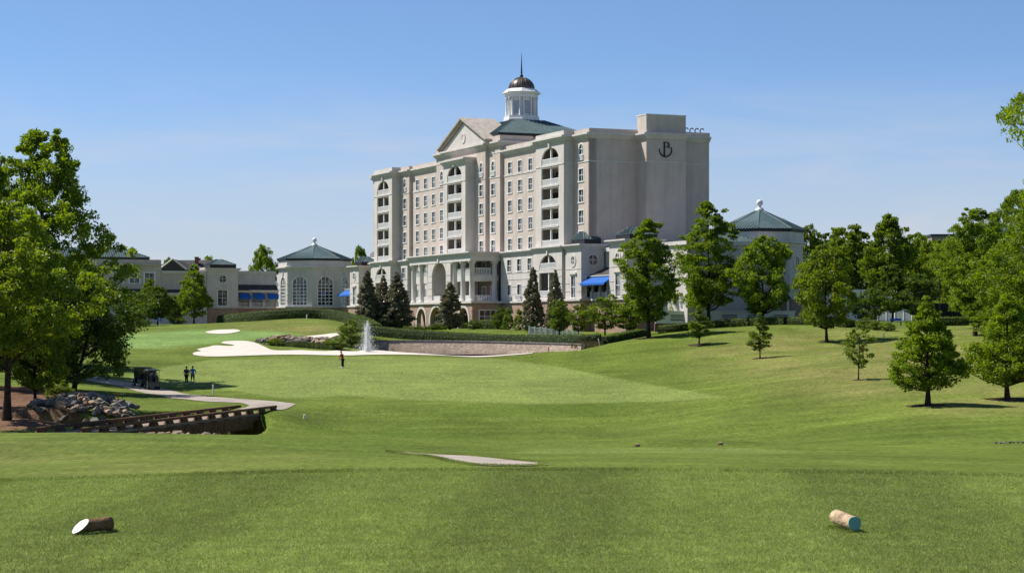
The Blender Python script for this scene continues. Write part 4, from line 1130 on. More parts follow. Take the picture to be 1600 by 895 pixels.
MB().box(PL - 12, PL - .35, -60, -31.7, .5, 13.4).build('core', M['pink'], blk)
MB().fbox(fb, -14, -.0, 1, 13.5, -.4, .45).build('end_bay', M['cream'], blk)
MB().box(PL - 12, PL + .5, -60.3, -31.6, 13.5, 13.75).box(PL - 12, PL + .25, -60.1, -31.8, 13.76, 14.6).build('parapet', M['pink'], blk)
MB().box(PL - 12, PL + .12, -31.7, -22.7, .5, 12.0).build('wall', M['pink'], blk)
MB().box(PL - 12, PL + .4, -31.69, -22.8, 12.0, 12.5).build('cornice', M['trim'], blk)
MB().add([fb.P(-.02, 8.9, 0), fb.P(23, 8.9, 0), fb.P(23, 8.2, 2.2), fb.P(-.02, 8.2, 2.2), fb.P(-.02, 8.2, 0), fb.P(23, 8.2, 0)], [(0, 3, 2, 1), (0, 4, 3), (1, 2, 5)]).build('lean_to_roof', M['slate'], blk)
MB().fbox(fb, 0, 23, 7.7, 8.19, .05, 2.0).build('entablature', M['trim'], blk)
MB().fbox(fb, 0, 23, 1, 7.69, .05, 1.6).build('wall', M['cream'], blk)
for i in range(5): put_window(blk, Fr(*fb.P(0, 0, 1.6)[:2], *fb.u), 3 + 4.3 * i, 5.2, 1.8, 1.9, fw=.2)
hip(blk, PL - 11, PL - 2, -56, -33.5, 15.1, PL - 8, PL - 5, -51, -38.5, 17.0, fascia=.55)

# far houses and roofs
def house(px, D, w, d, zw, zr, rot, label, mats, chim=(), flat=False, windows=0):
    x = wx(px, D); e = empty('house' if not flat else 'office_building', (x, D, 0), rot); tag(e, label, 'house' if not flat else 'building')
    MB().box(-w / 2, w / 2, -d / 2, d / 2, 0, zw).build('wall', M[mats[0]], e)
    if flat:
        MB().box(-w / 2 - .3, w / 2 + .3, -d / 2 - .3, d / 2 + .3, zw, zw + .6).build('roof', M[mats[1]], e)
        for i in range(windows):
            a = -w / 2 + w * (i + .5) / windows; MB().box(a - w / windows * .38, a + w / windows * .38, -d / 2 - .06, -d / 2 - .01, zw - 2.6, zw - 1.0).build('window', M['glass'], e)
    else:
        MB().add([(-w / 2 - .5, -d / 2 - .5, zw - .3), (w / 2 + .5, -d / 2 - .5, zw - .3), (w / 2 + .5, d / 2 + .5, zw - .3), (-w / 2 - .5, d / 2 + .5, zw - .3), (0, -d / 2 - .5, zr), (0, d / 2 + .5, zr)],
                 [(1, 2, 5, 4), (3, 0, 4, 5), (0, 1, 4), (2, 3, 5), (3, 2, 1, 0)]).build('roof', M[mats[1]], e)
        rk_ = MB()
        for s_ in (-1, 1): rk_.tube([(s_ * (w / 2 + .5), -d / 2 - .55, zw - .3), (0, -d / 2 - .55, zr)], .16, 4)
        rk_.build('bargeboard', M['trim'], e)
    for cx_, zc in chim:
        c = MB().box(cx_ - .42, cx_ + .42, -.4, .4, zw, zc).box(cx_ - .5, cx_ + .5, -.48, .48, zc, zc + .2); c.build('chimney', M['brickred'], e)
    return e
house(279, 440, 5.0, 14, 14.2, 16.2, 0, 'dark gabled dormer roof peeping over the conference wing', ('slate', 'slate'))
house(309, 470, 7, 12, 15.0, 17.2, math.radians(90), 'grey shingled roof with two brick chimneys far behind the wing', ('brickred', 'slate'), [(-1.6, 17.7), (1.3, 17.5)])
house(1570, 420, 13, 12, 22.3, 0, math.radians(-8), 'white office block glimpsed between the trees at the far right', ('white', 'white'), flat=True, windows=4)
house(1474, 560, 9, 12, 26.6, 0, 0, 'distant grey flat-roofed building low above the right treetops', ('interior', 'carttop'), flat=True, windows=5)

# ------------------------------------------------------------------ pond wall, pool terrace and fences
wl = smooth_poly([(wx(p, d), d) for p, d in [(566, 259), (592, 266.2), (690, 259.2), (776, 251.2), (850, 243.2), (911, 235.2)]], 5, False)
def strip_wall(line, z0, z1, th, name, mat, parent=None):
    l, r = [], []
    pl = ribbon(line, th); n = len(line); vs = []
    for i in range(n):
        a, b = pl[i], pl[2 * n - 1 - i]; t = i / (n - 1)
        zb, zz = z0(t), z1(t); vs += [(*a, zb), (*b, zb), (*b, zz), (*a, zz)]
    fs = []
    for i in range(n - 1):
        for k_ in range(4): k2 = (k_ + 1) % 4; fs.append((4 * i + k_, 4 * i + k2, 4 * i + 4 + k2, 4 * i + 4 + k_))
    fs += [(3, 2, 1, 0), (4 * n - 4, 4 * n - 3, 4 * n - 2, 4 * n - 1)]
    return MB().add(vs, fs).build(name, M[mat], parent)
pw_ = empty('retaining_wall', (0, 0, 0)); tag(pw_, 'curved tan stone retaining wall along the back of the pond', 'wall')
ztop_ = lambda t: -.30 - .25 * max(0, t - .45) / .55
strip_wall(wl, lambda t: -2.7, ztop_, .55, 'stonework', 'pondstone', pw_)
strip_wall(wl, lambda t: ztop_(t) + .003, lambda t: ztop_(t) + .12, .72, 'coping', 'rock', pw_)

def panel_fence(px0, D0, px1, D1, z0, h, label, cat='fence', n=8, name='fence', mat='white', slats=True, dz1=0.0):
    A, B = Vector((wx(px0, D0), D0, z0)), Vector((wx(px1, D1), D1, z0 + dz1)); d = (B - A); l = math.hypot(d.x, d.y)
    e = empty(name, A, math.atan2(d.y, d.x)); tag(e, label, cat); sl = dz1 / l
    for i in range(n + 1):
        x = l * i / n; MB().box(x - .09, x + .09, -.09, .09, -.5 + sl * x, h + .15 + sl * x).build('post', M[mat], e)
        if i < n:
            x1 = l * (i + 1) / n; m = MB()
            def bar(xa, xb, za, zb, y=.03): m.add([(xa, -y, za + sl * xa), (xb, -y, za + sl * xb), (xb, y, za + sl * xb), (xa, y, za + sl * xa), (xa, -y, zb + sl * xa), (xb, -y, zb + sl * xb), (xb, y, zb + sl * xb), (xa, y, zb + sl * xa)], [(3, 2, 1, 0), (4, 5, 6, 7), (0, 1, 5, 4), (1, 2, 6, 5), (2, 3, 7, 6), (3, 0, 4, 7)])
            bar(x + .09, x1 - .09, h - .12, h); bar(x + .09, x1 - .09, .05, .15)
            k_ = x + .2
            while slats and k_ < x1 - .15: bar(k_ - .04, k_ + .04, .15, h - .12, .02); k_ += .17
            m.build('panel', M[mat], e)
    return e
panel_fence(827, 269, 905, 266, .45, 1.1, 'white picket railing sloping down beside the service ramp', n=9, dz1=-.55)
# brick terrace wall with white openings by the big trees
tw_ = empty('terrace_wall', at(1036, 264), 0); tag(tw_, 'white terrace wall with louvred openings on a red brick base', 'wall')
tw_.location.z = 0
fr = Fr(0, 0, 1, .03); LN = 17.5
hs = [(1.0 + 3.4 * i, 3.0 + 3.4 * i, 2.35, 3.15) for i in range(5)]
MB().wall(fr, -1, LN, 2.02, 3.5, hs, .25, .6).build('wall', M['white'], tw_)
MB().fbox(fr, -1.1, LN + .1, -.6, 2.02, -.62, .04).build('brick_base', M['brickred'], tw_)
MB().fbox(fr, -1.1, LN + .1, 3.5, 3.66, -.7, .08).build('coping', M['white'], tw_)
for h in hs:
    for z in (2.5, 2.7, 2.9): MB().fbox(fr, h[0], h[1], z, z + .1, -.2, -.1).build('louvre', M['white'], tw_)
MB().fbox(fr, -1, LN, 2.1, 3.4, -.55, -.4).build('backing', M['interior'], tw_)
# gazebo
gz = empty('gazebo', at(1216, 268)); tag(gz, 'small pool gazebo with dark shingled roof and white posts', 'gazebo')
b0 = 1.9 - gz.location.z
for k_ in range(6):
    t = math.pi / 3 * k_ + .3; MB().box(1.5 * math.cos(t) - .09, 1.5 * math.cos(t) + .09, 1.5 * math.sin(t) - .09, 1.5 * math.sin(t) + .09, -.3, b0 + 3.6).build('post', M['white'], gz)
MB().lathe([(1.9, b0 + 3.35), (1.9, b0 + 3.6), (1.6, b0 + 3.8), (.05, b0 + 5.4)], 6, (0, 0), .3, False).build('roof', M['slate'], gz)
MB().lathe([(1.65, b0 + 3.1), (1.65, b0 + 3.34)], 6, (0, 0), .3, False).build('beam', M['white'], gz)
ph_ = empty('pool_house', at(1385, 300), math.radians(4)); tag(ph_, 'long low white pool house behind the trees at right', 'building')
MB().box(-15, 7, 0, 6, -1, 4.3).build('wall', M['white'], ph_); MB().box(-15.4, 7.4, -.4, 6.4, 4.3, 4.75).build('roof', M['white'], ph_)
for i in range(7): MB().box(-14 + 3 * i, -12.6 + 3 * i, -.05, -.01, 1.2, 3.4).build('window', M['glass'], ph_)
panel_fence(1372, 280, 1452, 282, at(1400, 281).z, 1.5, 'white pool fence beneath the trees at right', n=6)
panel_fence(1452, 284, 1545, 286, at(1500, 285).z + 1.2, 1.6, 'white railing glimpsed above the dark tennis windscreen', n=5)
# tennis court windscreen
ts = empty('tennis_fence', at(1452, 252)); tag(ts, 'tall black tennis court fence with dark windscreen', 'fence')
for i in range(6): MB().tube([(i * 1.7, 0, -.3), (i * 1.7, 0, 3.4)], .05, 6).build('post', M['iron'], ts)
for i in range(5): MB().box(i * 1.7 + .05, i * 1.7 + 1.65, -.02, .02, .15, 2.6).build('windscreen', M['screen'], ts)
MB().tube([(0, 0, 3.38), (8.5, 0, 3.38)], .035, 6).build('rail', M['iron'], ts)
lp = empty('light_pole', at(1468.5, 248)); tag(lp, 'tall thin black court light pole at the right treeline', 'lamp post')
MB().tube([(0, 0, -.2), (0, 0, 7.0)], [.09, .06], 8).build('pole', M['iron'], lp); MB().box(-.5, .5, -.12, .12, 7.0, 7.15).build('lamp_head', M['iron'], lp)
for px, nm in ((1345, 'nearer the yellow-green maple'), (1354, 'farther from the yellow-green maple')):
    g_ = empty('garden_lamp', at(px, 292)); tag(g_, 'black garden lamp post by the pool house, ' + nm, 'lamp post', 'pool lamps')
    h_ = 4.9
    MB().tube([(0, 0, -.2), (0, 0, h_)], .06, 6).build('pole', M['iron'], g_); MB().lathe([(.1, h_), (.26, h_ + .55), (.3, h_ + .6), (.03, h_ + .9)], 8).build('lantern', M['iron'], g_)
# ------------------------------------------------------------------ vegetation
LM = {
 'mid': leafmat('leaf_mid_green', (.095, .165, .017), (.180, .250, .036), .52),
 'dark': leafmat('leaf_dark_green', (.052, .095, .014), (.100, .155, .024), .44),
 'lime': leafmat('leaf_yellow_green', (.125, .195, .018), (.205, .275, .040), .46),
 'cyp': leafmat('needle_bright_green', (.115, .185, .012), (.190, .268, .025), .48, rough=.7),
 'mag': leafmat('leaf_magnolia', (.088, .108, .046), (.27, .24, .155), .28, rough=.28, spec=.5),
 'hedge': leafmat('leaf_hedge', (.072, .118, .018), (.115, .168, .032), .3, objvar=.05),
 'shrub': leafmat('leaf_shrub', (.088, .145, .018), (.155, .210, .036), .46),
 'bright': leafmat('leaf_bright_shrub', (.13, .20, .03), (.19, .26, .055), .35),
 'grassy': leafmat('leaf_reed', (.07, .11, .03), (.14, .17, .07), .3),
 'straw': leafmat('leaf_straw', (.22, .17, .08), (.14, .11, .05), .2),
}
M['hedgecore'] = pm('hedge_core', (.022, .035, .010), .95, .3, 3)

def leaf_quads(C, size, upb, g, aspect=.62, droop=0.0):
    """diamond leaves at points C; returns verts, faces"""
    n = len(C)
    nrm = g.normal(size=(n, 3)); nrm[:, 2] += upb; nrm /= np.linalg.norm(nrm, axis=1)[:, None]
    a = g.normal(size=(n, 3)); a[:, 2] -= droop
    u = a - (a * nrm).sum(1)[:, None] * nrm; u /= np.linalg.norm(u, axis=1)[:, None]
    v = np.cross(nrm, u)
    s = (size * g.uniform(.4, 1.45, n))[:, None]
    V = np.stack([C - u * s * .5, C + v * s * aspect * .5 + nrm * s * .08, C + u * s * .5, C - v * s * aspect * .5 + nrm * s * .08], 1).reshape(-1, 3)
    return V, np.arange(4 * n).reshape(-1, 4)

PROF = {
 'round': lambda t: np.sin(np.pi * np.clip(t * .96 + .02, 0, 1) ** .82) ** .5,
 'oval': lambda t: np.sin(np.pi * np.clip(t * .92 + .06, 0, 1) ** .70) ** .66,
 'spread': lambda t: np.sin(np.pi * np.clip(t * .9 + .1, 0, 1) ** .9) ** .45,
 'cone': lambda t: np.clip(1 - t, 0, 1) ** .72 * np.clip(t / .10, .35, 1) ** .5,
 'pyr': lambda t: (np.clip(1 - t, 0, 1) ** .85 * .97 + .03) * np.clip(t / .16, .25, 1) ** .6,
}
def crown_mesh(name, H, Wd, base, prof, ncl, nleaf, leaf, seed, upb=.5, lobes=.28, crad=.16, flat=.62, tr=.16, fill=.35, lean=(0, 0), trunks=1, droop=0.0, rb=4):
    """returns (trunk mesh, crown mesh); tapered trunk, limbs to every leaf clump"""
    g = np.random.default_rng(seed); P = PROF[prof]
    hh = H - base; R = Wd / 2
    t = g.uniform(0, 1, ncl * 6); keep = g.uniform(0, 1, ncl * 6) < (P(t) * .75 + .25) ; t = t[keep][:ncl]
    n = len(t)
    th = g.uniform(0, 2 * np.pi, n)
    ph = g.uniform(0, 6.28, 4)
    lob = 1 + lobes * (np.sin(2 * th + ph[0] + 3 * t) * .5 + np.sin(3 * th + ph[1] - 5 * t) * .5) + lobes * .6 * np.sin(9 * t + ph[2] + th)
    rr = (fill + (1 - fill) * np.sqrt(g.uniform(0, 1, n)))
    rad = R * P(t) * lob * rr * (1 - crad * .6)
    cz = base + hh * t * .97 + g.normal(0, .15, n)
    ctr = np.stack([rad * np.cos(th) + lean[0] * t, rad * np.sin(th) + lean[1] * t, cz], 1)
    # leaves gathered in clumps
    per = max(3, nleaf // n)
    cr = crad * Wd * g.uniform(.55, 1.25, n) * (.55 + .45 * P(t))
    gd = g.normal(size=(n, per, 3)); gd /= np.linalg.norm(gd, axis=2)[..., None]
    gd *= (g.uniform(0, 1, (n, per, 1)) ** .45)
    gd[..., 2] *= flat
    Cp = (ctr[:, None] + gd * cr[:, None, None]).reshape(-1, 3)
    Cp[:, 2] = np.maximum(Cp[:, 2], .25)
    Vv, Ff = leaf_quads(Cp, leaf, upb, g, droop=droop)
    cm = np_mesh(name + '_crown', Vv, Ff)
    tm = MB()
    top = base + hh * (.82 if prof in ('cone', 'pyr') else .62)
    for k_ in range(trunks):
        a = 6.28 * k_ / trunks + seed; off = .0 if trunks == 1 else .28
        sp = .0 if trunks == 1 else R * .35
        pts = []
        for i in range(7):
            f = i / 6; pts.append((off * math.cos(a) + sp * math.cos(a) * f + .10 * math.sin(3 * f + seed) * R * .25 + lean[0] * f * .6, off * math.sin(a) + sp * math.sin(a) * f + .1 * math.cos(4 * f + seed) * R * .25 + lean[1] * f * .6, -.25 + (top + .25) * f))
        rs = [tr * (1.45 if i == 0 else 1.0) * (1 - .80 * i / 6) for i in range(7)]
        tm.tube(pts, rs, 8)
        lim = range(k_, n, trunks * max(1, n // 70))
        for i in lim:
            c = ctr[i]; zb = max(base * .75, min(top * .96, c[2] - .45 * math.hypot(c[0], c[1]) - .05 * H))
            f = np.clip((zb + .25) / (top + .25), 0, 1) * 6; j = min(int(f), 5); u = f - j
            s = Vector(pts[j]).lerp(Vector(pts[j + 1]), u); e = Vector(c)
            r0 = max(.02, (rs[j] * (1 - u) + rs[j + 1] * u) * .42)
            m = s.lerp(e, .5) + Vector((0, 0, -.06 * (e - s).length))
            tm.tube([s, m, e], [r0, r0 * .6, r0 * .2], rb, False)
    return tm.mesh(name + '_trunk'), cm
BASE = {}
def base_tree(key, *a, **k): BASE[key] = crown_mesh(key, *a, **k)
#          key       H   W  base prof  ncl nleaf leaf seed
base_tree('oakA', 10, 7.0, 2.0, 'oval', 232, 20825, 0.279, 11, crad=0.112, lobes=0.38, tr=.20)
base_tree('oakB', 10, 6.4, 2.4, 'oval', 217, 20825, 0.269, 12, crad=0.112, lobes=0.43, tr=.18)
base_tree('rndA', 10, 9.0, 1.8, 'round', 263, 23275, 0.298, 13, crad=0.103, lobes=0.38, tr=.22)
base_tree('rndB', 10, 8.0, 1.6, 'round', 248, 22050, 0.288, 14, crad=0.103, lobes=0.45, tr=.22)
base_tree('pyrA', 10, 6.5, 1.4, 'oval', 263, 22050, 0.260, 15, crad=0.103, lobes=0.28, tr=.19)
base_tree('magA', 10, 5.0, .3, 'cone', 263, 18375, 0.316, 16, crad=0.112, lobes=0.20, tr=.16, upb=.2, fill=.55)
base_tree('magB', 10, 5.4, .3, 'cone', 263, 18375, 0.316, 17, crad=0.112, lobes=0.25, tr=.16, upb=.2, fill=.55)
base_tree('shrA', 3, 3.2, .15, 'round', 93, 6370, 0.158, 18, crad=0.146, lobes=0.25, tr=.07, fill=.55)
base_tree('shrB', 3, 2.4, .1, 'cone', 93, 6370, 0.158, 19, crad=0.146, lobes=0.12, tr=.06, fill=.6)
base_tree('smlA', 5, 3.3, 1.2, 'round', 108, 7349, 0.176, 20, crad=0.138, lobes=0.31, tr=.09)
base_tree('yngA', 4.6, 2.6, 1.3, 'oval', 67, 2695, 0.158, 21, crad=0.129, lobes=0.44, tr=.06, fill=.2)
base_tree('yngB', 4.6, 2.4, .9, 'pyr', 77, 3674, 0.158, 22, crad=0.129, lobes=0.38, tr=.06, fill=.2)
base_tree('cypA', 7.4, 5.6, 1.35, 'pyr', 294, 26950, 0.158, 23, crad=0.086, lobes=0.20, tr=.15, flat=.8, upb=.5, fill=.25, droop=.4)
base_tree('cypB', 7.4, 6.0, 1.2, 'pyr', 294, 24500, 0.158, 24, crad=0.086, lobes=0.25, tr=.16, flat=.8, upb=.5, fill=.25, droop=.4)
base_tree('pinA', 13.5, 7.2, 2.2, 'oval', 356, 34300, 0.251, 31, crad=0.090, lobes=0.38, tr=.24, flat=.55, fill=.15)
base_tree('pinB', 15.5, 9.0, 2.6, 'oval', 356, 36750, 0.260, 32, crad=0.090, lobes=0.53, tr=.26, flat=.55, fill=.15)
base_tree('bigA', 22, 12.5, 3.0, 'round', 511, 58799, 0.306, 41, crad=0.073, lobes=0.45, tr=.34, fill=.25)
base_tree('bigB', 15, 9.0, 4.4, 'round', 356, 36750, 0.232, 42, crad=0.082, lobes=0.44, tr=.24, fill=.25)
base_tree('dwnA', 10, 11.5, 1.4, 'spread', 403, 41650, 0.232, 43, crad=0.073, lobes=0.35, tr=.22, trunks=2, fill=.3, droop=.6)
base_tree('higA', 20, 13.0, 13.0, 'spread', 190, 15000, .26, 45, crad=.075, lobes=.4, tr=.3, fill=.3)
base_tree('bigC', 20, 15.0, 1.0, 'round', 511, 53900, 0.316, 44, crad=0.073, lobes=0.44, tr=.34, fill=.25)

def tree(key, px, D, H, Wd, leafm, label, cat='tree', group=None, bark='bark', name='tree', rz=None, dz=0.0, lx=0.0):
    tm, cm = BASE[key]
    bb = np.empty(len(cm.vertices) * 3, np.float32); cm.vertices.foreach_get('co', bb); bb = bb.reshape(-1, 3)
    h0 = np.percentile(bb[:, 2], 99.7); w0 = 2 * np.percentile(np.hypot(bb[:, 0], bb[:, 1]), 96)
    p = at(px, D, dz)
    e = empty(name, p, random.uniform(0, 6.28) if rz is None else rz)
    e.scale = (Wd / w0, Wd / w0, H / h0)
    tag(e, label, cat, group)
    o = mobj('trunk', tm, e, M[bark]); 
    c = bpy.data.objects.new('crown' if cat == 'tree' else 'foliage', cm); COL.objects.link(c); c.parent = e
    if len(cm.materials) == 0: cm.materials.append(LM[leafm])
    c.material_slots[0].link = 'OBJECT'; c.material_slots[0].material = LM[leafm]
    if cat != 'tree': o.name = 'stems'
    return e
def tpix(key, px, D, ytop, wpx, leafm, label, **k):
    """a tree whose top and breadth are given as seen from the tee"""
    z = at(px, D).z; H = CAMZ + (HZ - ytop) / F * D - z
    return tree(key, px, D, H, wpx * D / F, leafm, label, **k)

GL, GR, GB = 'trees by the creek', 'trees along the right bank', 'trees behind the buildings'
tpix('bigA', 66, 203, 208, 232, 'mid', 'tallest broad green tree rising above the group by the creek', group=GL)
tpix('bigC', -35, 182, 225, 190, 'mid', 'tall leafy tree cut by the left edge of the picture', group=GL)
tpix('bigB', 9, 133, 318, 260, 'lime', 'light green tree with tall bare dark trunk nearest the left edge', group=GL)
tpix('dwnA', 112, 180, 428, 230, 'dark', 'low spreading dark tree with twin trunks beside the cart path', group=GL)
tpix('rndA', 56, 152, 468, 125, 'mid', 'short bushy tree standing on the straw bank above the rocks', group=GL)
tpix('rndB', -55, 150, 420, 160, 'dark', 'dark bushy tree at the left edge behind the bare trunk', group=GL)
tpix('bigC', 92, 215, 400, 130, 'dark', 'dark tree behind the twin-trunked spreading tree', group=GL)
GM = 'trees in front of the conference wing'
tpix('pyrA', 303, 318, 414, 52, 'mid', 'dense conical green tree left of the round-windowed pavilion', group=GM)
tpix('rndA', 246, 312, 447, 58, 'dark', 'dark round tree in the middle below the square windows', group=GM)
tpix('oakA', 233, 330, 437, 36, 'mid', 'pale pointed treetop showing above the dark round trees', group=GM)
tpix('rndB', 205, 300, 455, 66, 'dark', 'dark rounded tree nearest the spreading tree below the windows', group=GM)
tpix('rndA', 272, 322, 462, 44, 'dark', 'small dark round tree next to the conical tree', group=GM)
for i, (px, yt, wp, D, lb) in enumerate([(410, 385, 52, 470, 'round tree behind the wall left of the rotunda'), (326, 401, 40, 480, 'pale treetop behind the pavilion with the round window'), (563, 386, 38, 480, 'treetop between the rotunda and the hotel'), (206, 388, 26, 480, 'tiny treetop above the green roof at far left'), (262, 404, 30, 480, 'small treetop beside the dark gable'), (344, 408, 30, 490, 'low treetop just left of the dark pavilion roof')]):
    tpix(('rndA', 'rndB')[i % 2], px, D, yt, wp, 'mid', lb, group=GB)
GG = 'magnolias in front of the hotel'
for px, yt, wp, D, k_, lb in [(574, 424, 36, 296, 'magA', 'leftmost conical dark magnolia, nearest the rotunda'), (599, 432, 40, 298, 'magB', 'magnolia in the middle of the three left of the portico'), (620, 427, 50, 296, 'magB', 'broadest magnolia, closest to the portico on its left'), (703, 442, 42, 292, 'magA', 'magnolia standing in front of the portico arches'), (833, 419, 34, 276, 'magA', 'slender magnolia before the right-hand facade windows'), (868, 424, 36, 272, 'magB', 'magnolia before the right-hand balcony bay')]:
    tpix(k_, px, D, yt, wp, 'mag', lb, group=GG, name='magnolia_tree')
for px, yt, wp, D, lb in [(794, 481, 21, 284, 'bright green upright shrub farthest left of three by the hotel wall'), (811, 483, 20, 282, 'bright green upright shrub in the middle of three'), (823, 485, 15, 281, 'bright green upright shrub half behind the magnolia')]:
    tpix('shrB', px, D, yt, wp, 'bright', lb, cat='shrub', name='shrub', group='bright upright shrubs')
tpix('shrA', 782, 302, 480, 30, 'dark', 'dark climber shrub against the stone base window', cat='shrub', name='shrub')
GS = 'small trees above the pond'
tpix('smlA', 874, 259, 469, 40, 'shrub', 'small round dark tree beside the white ramp railing', group=GS)
tpix('smlA', 904, 257, 474, 34, 'shrub', 'smaller round tree just right of the ramp railing tree', group=GS)
tpix('smlA', 946, 252, 461, 62, 'shrub', 'bushy multi-stemmed tree below the blue awning', group=GS)
tpix('smlA', 985, 250, 470, 58, 'shrub', 'bushy dark tree left of the tall straight tree', group=GS)
tpix('pinA', 1013, 241, 344, 100, 'mid', 'tall pyramidal tree left of the hotel end wall base', group=GR)
tpix('pinB', 1106, 258, 317, 130, 'mid', 'tallest tree of the right bank, in front of the rotunda roof', group=GR)
tpix('rndB', 1191, 252, 370, 104, 'mid', 'broad tree in front of the right rotunda wall', group=GR)
tpix('rndB', 1066, 268, 425, 70, 'mid', 'lower tree between the two tallest trees of the bank', group=GR)
tpix('rndA', 1291, 221, 381, 110, 'lime', 'yellow-green maple with a bare lower trunk on the bank', group=GR)
tpix('yngB', 1092, 225, 477, 44, 'shrub', 'young bushy sapling below the tallest tree', group=GR, name='sapling')
tpix('yngB', 1187, 205, 489, 36, 'shrub', 'thin upright sapling on the slope below the broad tree', group=GR, name='sapling')
tpix('yngA', 1342, 170, 506, 60, 'shrub', 'small thin-leaved young tree alone on the right slope', group=GR, name='sapling')
tpix('cypA', 1448, 140, 468, 112, 'cyp', 'bright green young cypress with a dark mulch ring', group=GR, name='cypress_tree')
tpix('cypB', 1574, 145, 462, 118, 'cyp', 'bright green cypress at the right edge of the slope', group=GR, name='cypress_tree')
GT = 'treeline at the right'
for key, px, D, yt, wp, lm, lb in [
  ('rndA', 1262, 335, 354, 62, 'mid', 'dark rounded treetop just right of the rotunda roof'),
  ('oakA', 1330, 325, 354, 96, 'mid', 'broad tree behind the yellow-green maple'),
  ('oakB', 1389, 318, 337, 74, 'mid', 'tallest pointed tree in the middle of the right treeline'),
  ('rndB', 1436, 325, 366, 76, 'mid', 'rounded tree below the distant grey roof'),
  ('rndA', 1480, 320, 372, 70, 'lime', 'paler tree below the distant grey roof to the right'),
  ('oakA', 1395, 262, 415, 62, 'dark', 'dark small tree with low crown left of the light pole'),
  ('rndB', 1437, 258, 428, 62, 'dark', 'dark round tree next to the black light pole'),
  ('shrA', 1357, 270, 455, 46, 'dark', 'dark rounded tree in front of the white pool house'),
  ('bigA', 1524, 215, 328, 112, 'mid', 'big leafy tree in front of the white office block'),
  ('bigC', 1592, 232, 300, 130, 'mid', 'large tree behind the right-hand cypress'),
  ('bigC', 1600, 192, 400, 150, 'mid', 'low broad tree crown directly above the right-hand cypress'),
  ('bigA', 1640, 178, 262, 165, 'mid', 'tall tree cut off by the right edge of the picture'),
  ('higA', 1694, 150, 92, 212, 'mid', 'very tall tree whose high bough reaches in at the top right'),
  ('rndA', 1530, 236, 432, 72, 'mid', 'round tree standing before the dark tennis fence'),
  ('oakB', 1228, 345, 346, 34, 'mid', 'small treetop right beside the rotunda roof edge'),
  ('rndB', 1296, 340, 366, 70, 'dark', 'dark round tree filling the gap behind the maple crown'),
  ('rndA', 1362, 335, 380, 70, 'dark', 'dark lower tree between the broad and the pointed trees'),
  ('rndB', 1415, 345, 385, 70, 'dark', 'dark lower tree right of the tallest pointed tree'),
  ('rndA', 1460, 350, 378, 80, 'mid', 'round treetop directly under the distant grey roof'),
  ('rndB', 1510, 300, 375, 80, 'mid', 'rounded tree left of the big leafy tree'),
  ('rndA', 1565, 262, 392, 90, 'mid', 'round tree under the white office block'),
  ('rndB', 1490, 262, 430, 60, 'lime', 'paler small tree over the tennis windscreen'),
  ('rndA', 1560, 212, 448, 90, 'mid', 'leafy lower tree left of the right-hand cypress top')]:
    tpix(key, px, D, yt, wp * 1.18, lm, lb, group=GT)

# hedges: clipped solid with a skin of leaves
def hedge(name, line, w, h, label, leaf=.16, dens=70, mat='hedge', zoff=0.0, hv=None, cat='hedge', group=None):
    line = [tuple(p) for p in line]
    xs = np.array([p[0] for p in line]); ys_ = np.array([p[1] for p in line])
    e = empty(name, (line[0][0], line[0][1], zt(*line[0]))); tag(e, label, cat, group)
    o = Vector(e.location)
    hts = [(hv(i / (len(line) - 1)) if hv else h) for i in range(len(line))]
    prof = [(-.5, 0), (-.52, .55), (-.44, .93), (-.2, 1.0), (.2, 1.0), (.44, .93), (.52, .55), (.5, 0)]
    n = len(line); vs = []
    for i, (x, y) in enumerate(line):
        a, b = line[max(i - 1, 0)], line[min(i + 1, n - 1)]; dx, dy = b[0] - a[0], b[1] - a[1]; s = math.hypot(dx, dy)
        nx_, ny_ = -dy / s, dx / s
        for p, q_ in prof:
            X, Y = x + nx_ * p * w, y + ny_ * p * w
            vs.append((X - o.x, Y - o.y, zt(X, Y) + zoff - .1 + q_ * (hts[i] + .1) * .96 - o.z))
    k_ = len(prof); fs = [(i * k_ + j, i * k_ + j + 1, (i + 1) * k_ + j + 1, (i + 1) * k_ + j) for i in range(n - 1) for j in range(k_ - 1)]
    fs += [tuple(range(k_ - 1, -1, -1)), tuple(range((n - 1) * k_, n * k_))]
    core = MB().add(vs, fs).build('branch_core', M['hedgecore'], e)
    V = np.array(vs); g = np.random.default_rng(len(vs)); pts = []
    for f in fs:
        c = V[list(f)]; 
        if len(f) != 4: continue
        ar = np.linalg.norm(np.cross(c[1] - c[0], c[3] - c[0])); m = int(ar * dens + g.uniform())
        u, v = g.uniform(size=(m, 1)), g.uniform(size=(m, 1))
        pts.append(c[0] * (1 - u) * (1 - v) + c[1] * u * (1 - v) + c[2] * u * v + c[3] * (1 - u) * v + g.normal(0, .055, (m, 3)))
    Vv, Ff = leaf_quads(np.concatenate(pts), leaf, .35, g)
    mobj('foliage', np_mesh('foliage', Vv, Ff), e, LM[mat])
    return e
def dline(pts, n=6): return smooth_poly([(wx(p, d), d) for p, d in pts], n, False)
hedge('clipped_hedge', dline([(578, 270), (600, 269.2), (690, 262.5), (776, 254.8), (850, 247), (905, 240.5), (938, 239.5)]), 1.7, 1.3, 'long clipped hedge above the curved pond wall')
hedge('clipped_hedge', dline([(348, 318), (380, 310), (420, 304), (470, 301.5), (510, 300), (540, 295), (560, 288), (577, 278), (586, 271)]), 2.0, 1.5, 'curving clipped hedge cresting the grassy knoll below the rotunda', dens=60)
hedge('clipped_hedge', dline([(1032, 252), (1060, 251), (1095, 252), (1130, 252), (1180, 250), (1230, 247)]), 1.6, .95, 'clipped hedge under the two tallest trees on the bank', mat='shrub')
hedge('clipped_hedge', dline([(1236, 246), (1280, 243), (1330, 238)]), 1.7, .9, 'low hedge behind the yellow-green maple', mat='shrub')
